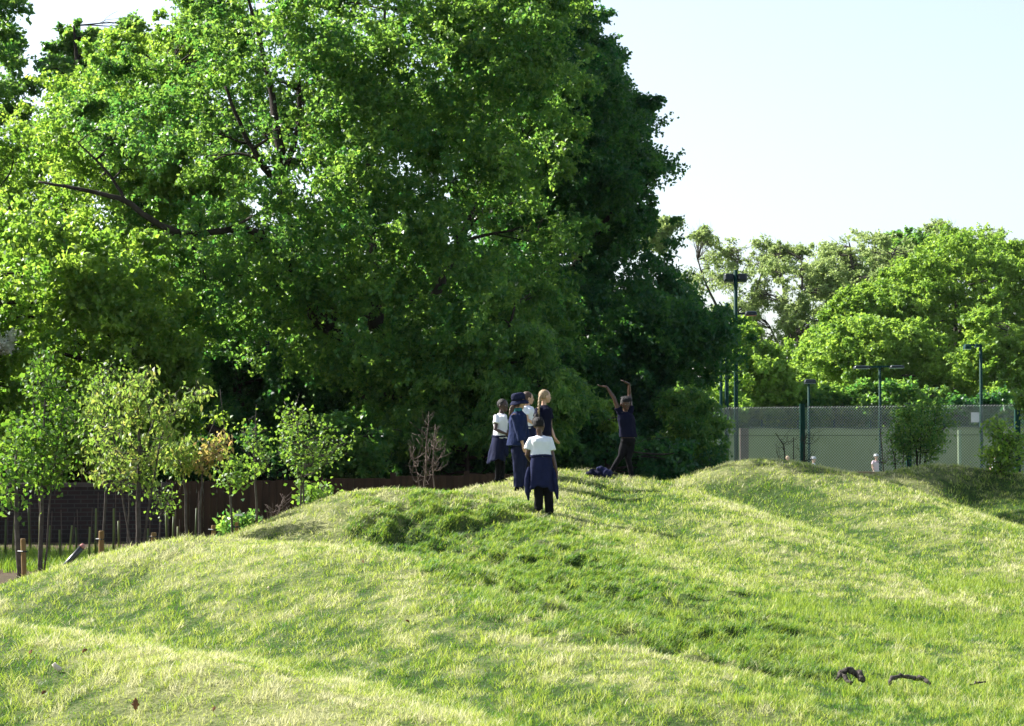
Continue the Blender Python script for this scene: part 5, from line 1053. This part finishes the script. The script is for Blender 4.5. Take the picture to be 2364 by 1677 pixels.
# bright long grass in the garden behind the left mound
cx_ = rg.uniform(-9, -.5, 26000); cy_ = rg.uniform(28.8, 34.5, 26000); ff_ = fbm(cx_*.9, cy_*.7, 121); k_ = (terrain(cx_, cy_, False) < .2) & (ff_ > .44)
x, y = cx_[k_], cy_[k_]; n = len(x)
blades('garden_grass', x, y, rg.uniform(.10, .22, n), .007+.003*rg.random(n), rg.normal(.2, .1, n), .2, 5, 'long bright green grass between the saplings behind the left mound')
# dead branches in the hollow
def branch(label, parts, seed):
    a = parts[0][0]; q0 = P(a[0], a[1], a[2]); root = empty('dead_branch', (q0.x, q0.y, th(q0.x, q0.y)), label, 'branch'); r_ = random.Random(seed)
    for pts in parts:
        m = MB(); W_ = []; rr = []
        for j in range(len(pts)-1):
            for k in range(4):
                t = k/4; q = P(*pts[j][:3]).lerp(P(*pts[j+1][:3]), t); W_.append(q+Vector((r_.gauss(0, .004), 0, r_.gauss(0, .004)))); rr.append((pts[j][3]*(1-t)+pts[j+1][3]*t)*r_.uniform(.55, .95))
        W_.append(P(*pts[-1][:3])); rr.append(pts[-1][3]); m.tube(W_, rr, 10); m.build('limb', M['dead_wood'], root, smooth=True)
def gd(py): return 1.56/((py-HY)/F)   # distance of level ground seen at row py
branch('bent grey dead root arching out of the grass in the hollow', [[(1932, 1574, gd(1582), .02), (1940, 1556, gd(1580), .03), (1958, 1547, gd(1580), .034), (1978, 1556, gd(1580), .034), (1992, 1568, gd(1582), .026)], [(1945, 1552, gd(1580), .018), (1952, 1568, gd(1582), .02), (1966, 1578, gd(1584), .015)], [(1960, 1550, gd(1580), .02), (1985, 1553, gd(1575), .014)]], 1)
branch('smooth curved dead stick lying right of the arching root', [[(2050, 1580, gd(1584), .014), (2060, 1566, gd(1578), .019), (2080, 1561, gd(1576), .021), (2110, 1565, gd(1576), .021), (2135, 1570, gd(1577), .02), (2146, 1578, gd(1580), .012)]], 2)
branch('small dark twig lying in the dry grass near the right edge', [[(2240, 1582, gd(1584), .006), (2255, 1577, gd(1580), .009), (2275, 1575, gd(1579), .006)]], 3)
def on_ground(px, py):
    """where the line of sight through a photo point meets the terrain"""
    lo = 10.0
    dd = np.arange(9.5, 50, .02); q = Pn(np.full(len(dd), float(px)), np.full(len(dd), float(py)), dd); t = terrain(q[:, 0], q[:, 1]); i = np.argmax(q[:, 2] < t); return Vector((q[i, 0], q[i, 1], t[i]))
lf = [(313, 1658, .09, 'upright brown dead leaf at the bottom edge'), (95, 1620, .04, 'curled brown leaf low on the left mound'), (190, 1520, .045, 'crumpled dark leaf in the middle of the left mound'), (68, 1527, .05, 'torn dark leaf near the left edge of the near mound'), (492, 1660, .04, 'small dark leaf right of the upright one'), (945, 1448, .04, 'brown leaf in the green dip between the mounds'), (620, 1372, .045, 'pale curled leaf near the top of the left mound'), (840, 1310, .04, 'brown speck of leaf on the upper edge of the left mound')]
for i, (px, py, s_, lb) in enumerate(lf):
    s_ *= .78; q = on_ground(px, py); m = MB(); rr_ = random.Random(i); n_ = 7; a0 = rr_.uniform(0, 6); up_ = Vector((0, 0, 1)) if i == 0 else Vector((math.cos(a0)*.8, math.sin(a0)*.3, .35)).normalized(); sd = up_.cross(Vector((.3, 1, .2))).normalized()
    V = []; FF = []
    for j in range(n_+1):
        t = j/n_; wv = s_*.28*math.sin(math.pi*min(1, t*1.02+.03))*(1+.3*math.sin(j*2.6)); cc = q+Vector((0, 0, .03))+up_*s_*t
        for u_ in (-1, 0, 1): V.append(cc+sd*wv*u_+Vector((0, -.2*wv*abs(u_), .01*abs(u_))))
    for j in range(n_):
        for u_ in (0, 1): b0 = j*3+u_; FF.append((b0, b0+1, b0+4, b0+3))
    m.v = V; m.f = FF; o = m.build('fallen_leaf', M['dead_leaf'] if i != 6 else M['pale_wood'], None, smooth=True); tag(o, lb, 'leaf', 'dead leaves on the mown grass'); md = o.modifiers.new('t', 'SOLIDIFY'); md.thickness = .0012
q = on_ground(131, 1556); m = MB(); m.tube([q+Vector((-.02, 0, .055)), q+Vector((-.008, 0, .04)), q+Vector((.015, 0, .022)), q+Vector((.022, 0, .015))], [.012, .014, .016, .013], 10)
tag(m.build('wood_chip', M['pale_wood'], None, smooth=True), 'pale round chunk of wood lying on the left mound', 'wood')

# ------------------------------------------------------------------ air
hz = MB(); hz.box((-505, -65, -1.2), (505, 705, 24)); ho = hz.build('haze', None); tag(ho, 'thin pale summer air over the park', 'haze', kind='stuff')
hm = bpy.data.materials.new('haze'); hm.use_nodes = True; n_ = hm.node_tree; n_.nodes.remove(n_.nodes['Principled BSDF']); pv = n_.nodes.new('ShaderNodeVolumePrincipled')
pv.inputs['Color'].default_value = (.9, .95, 1, 1); pv.inputs['Density'].default_value = HAZE; pv.inputs['Anisotropy'].default_value = .3
n_.links.new(pv.outputs[0], n_.nodes['Material Output'].inputs['Volume']); ho.data.materials.append(hm)
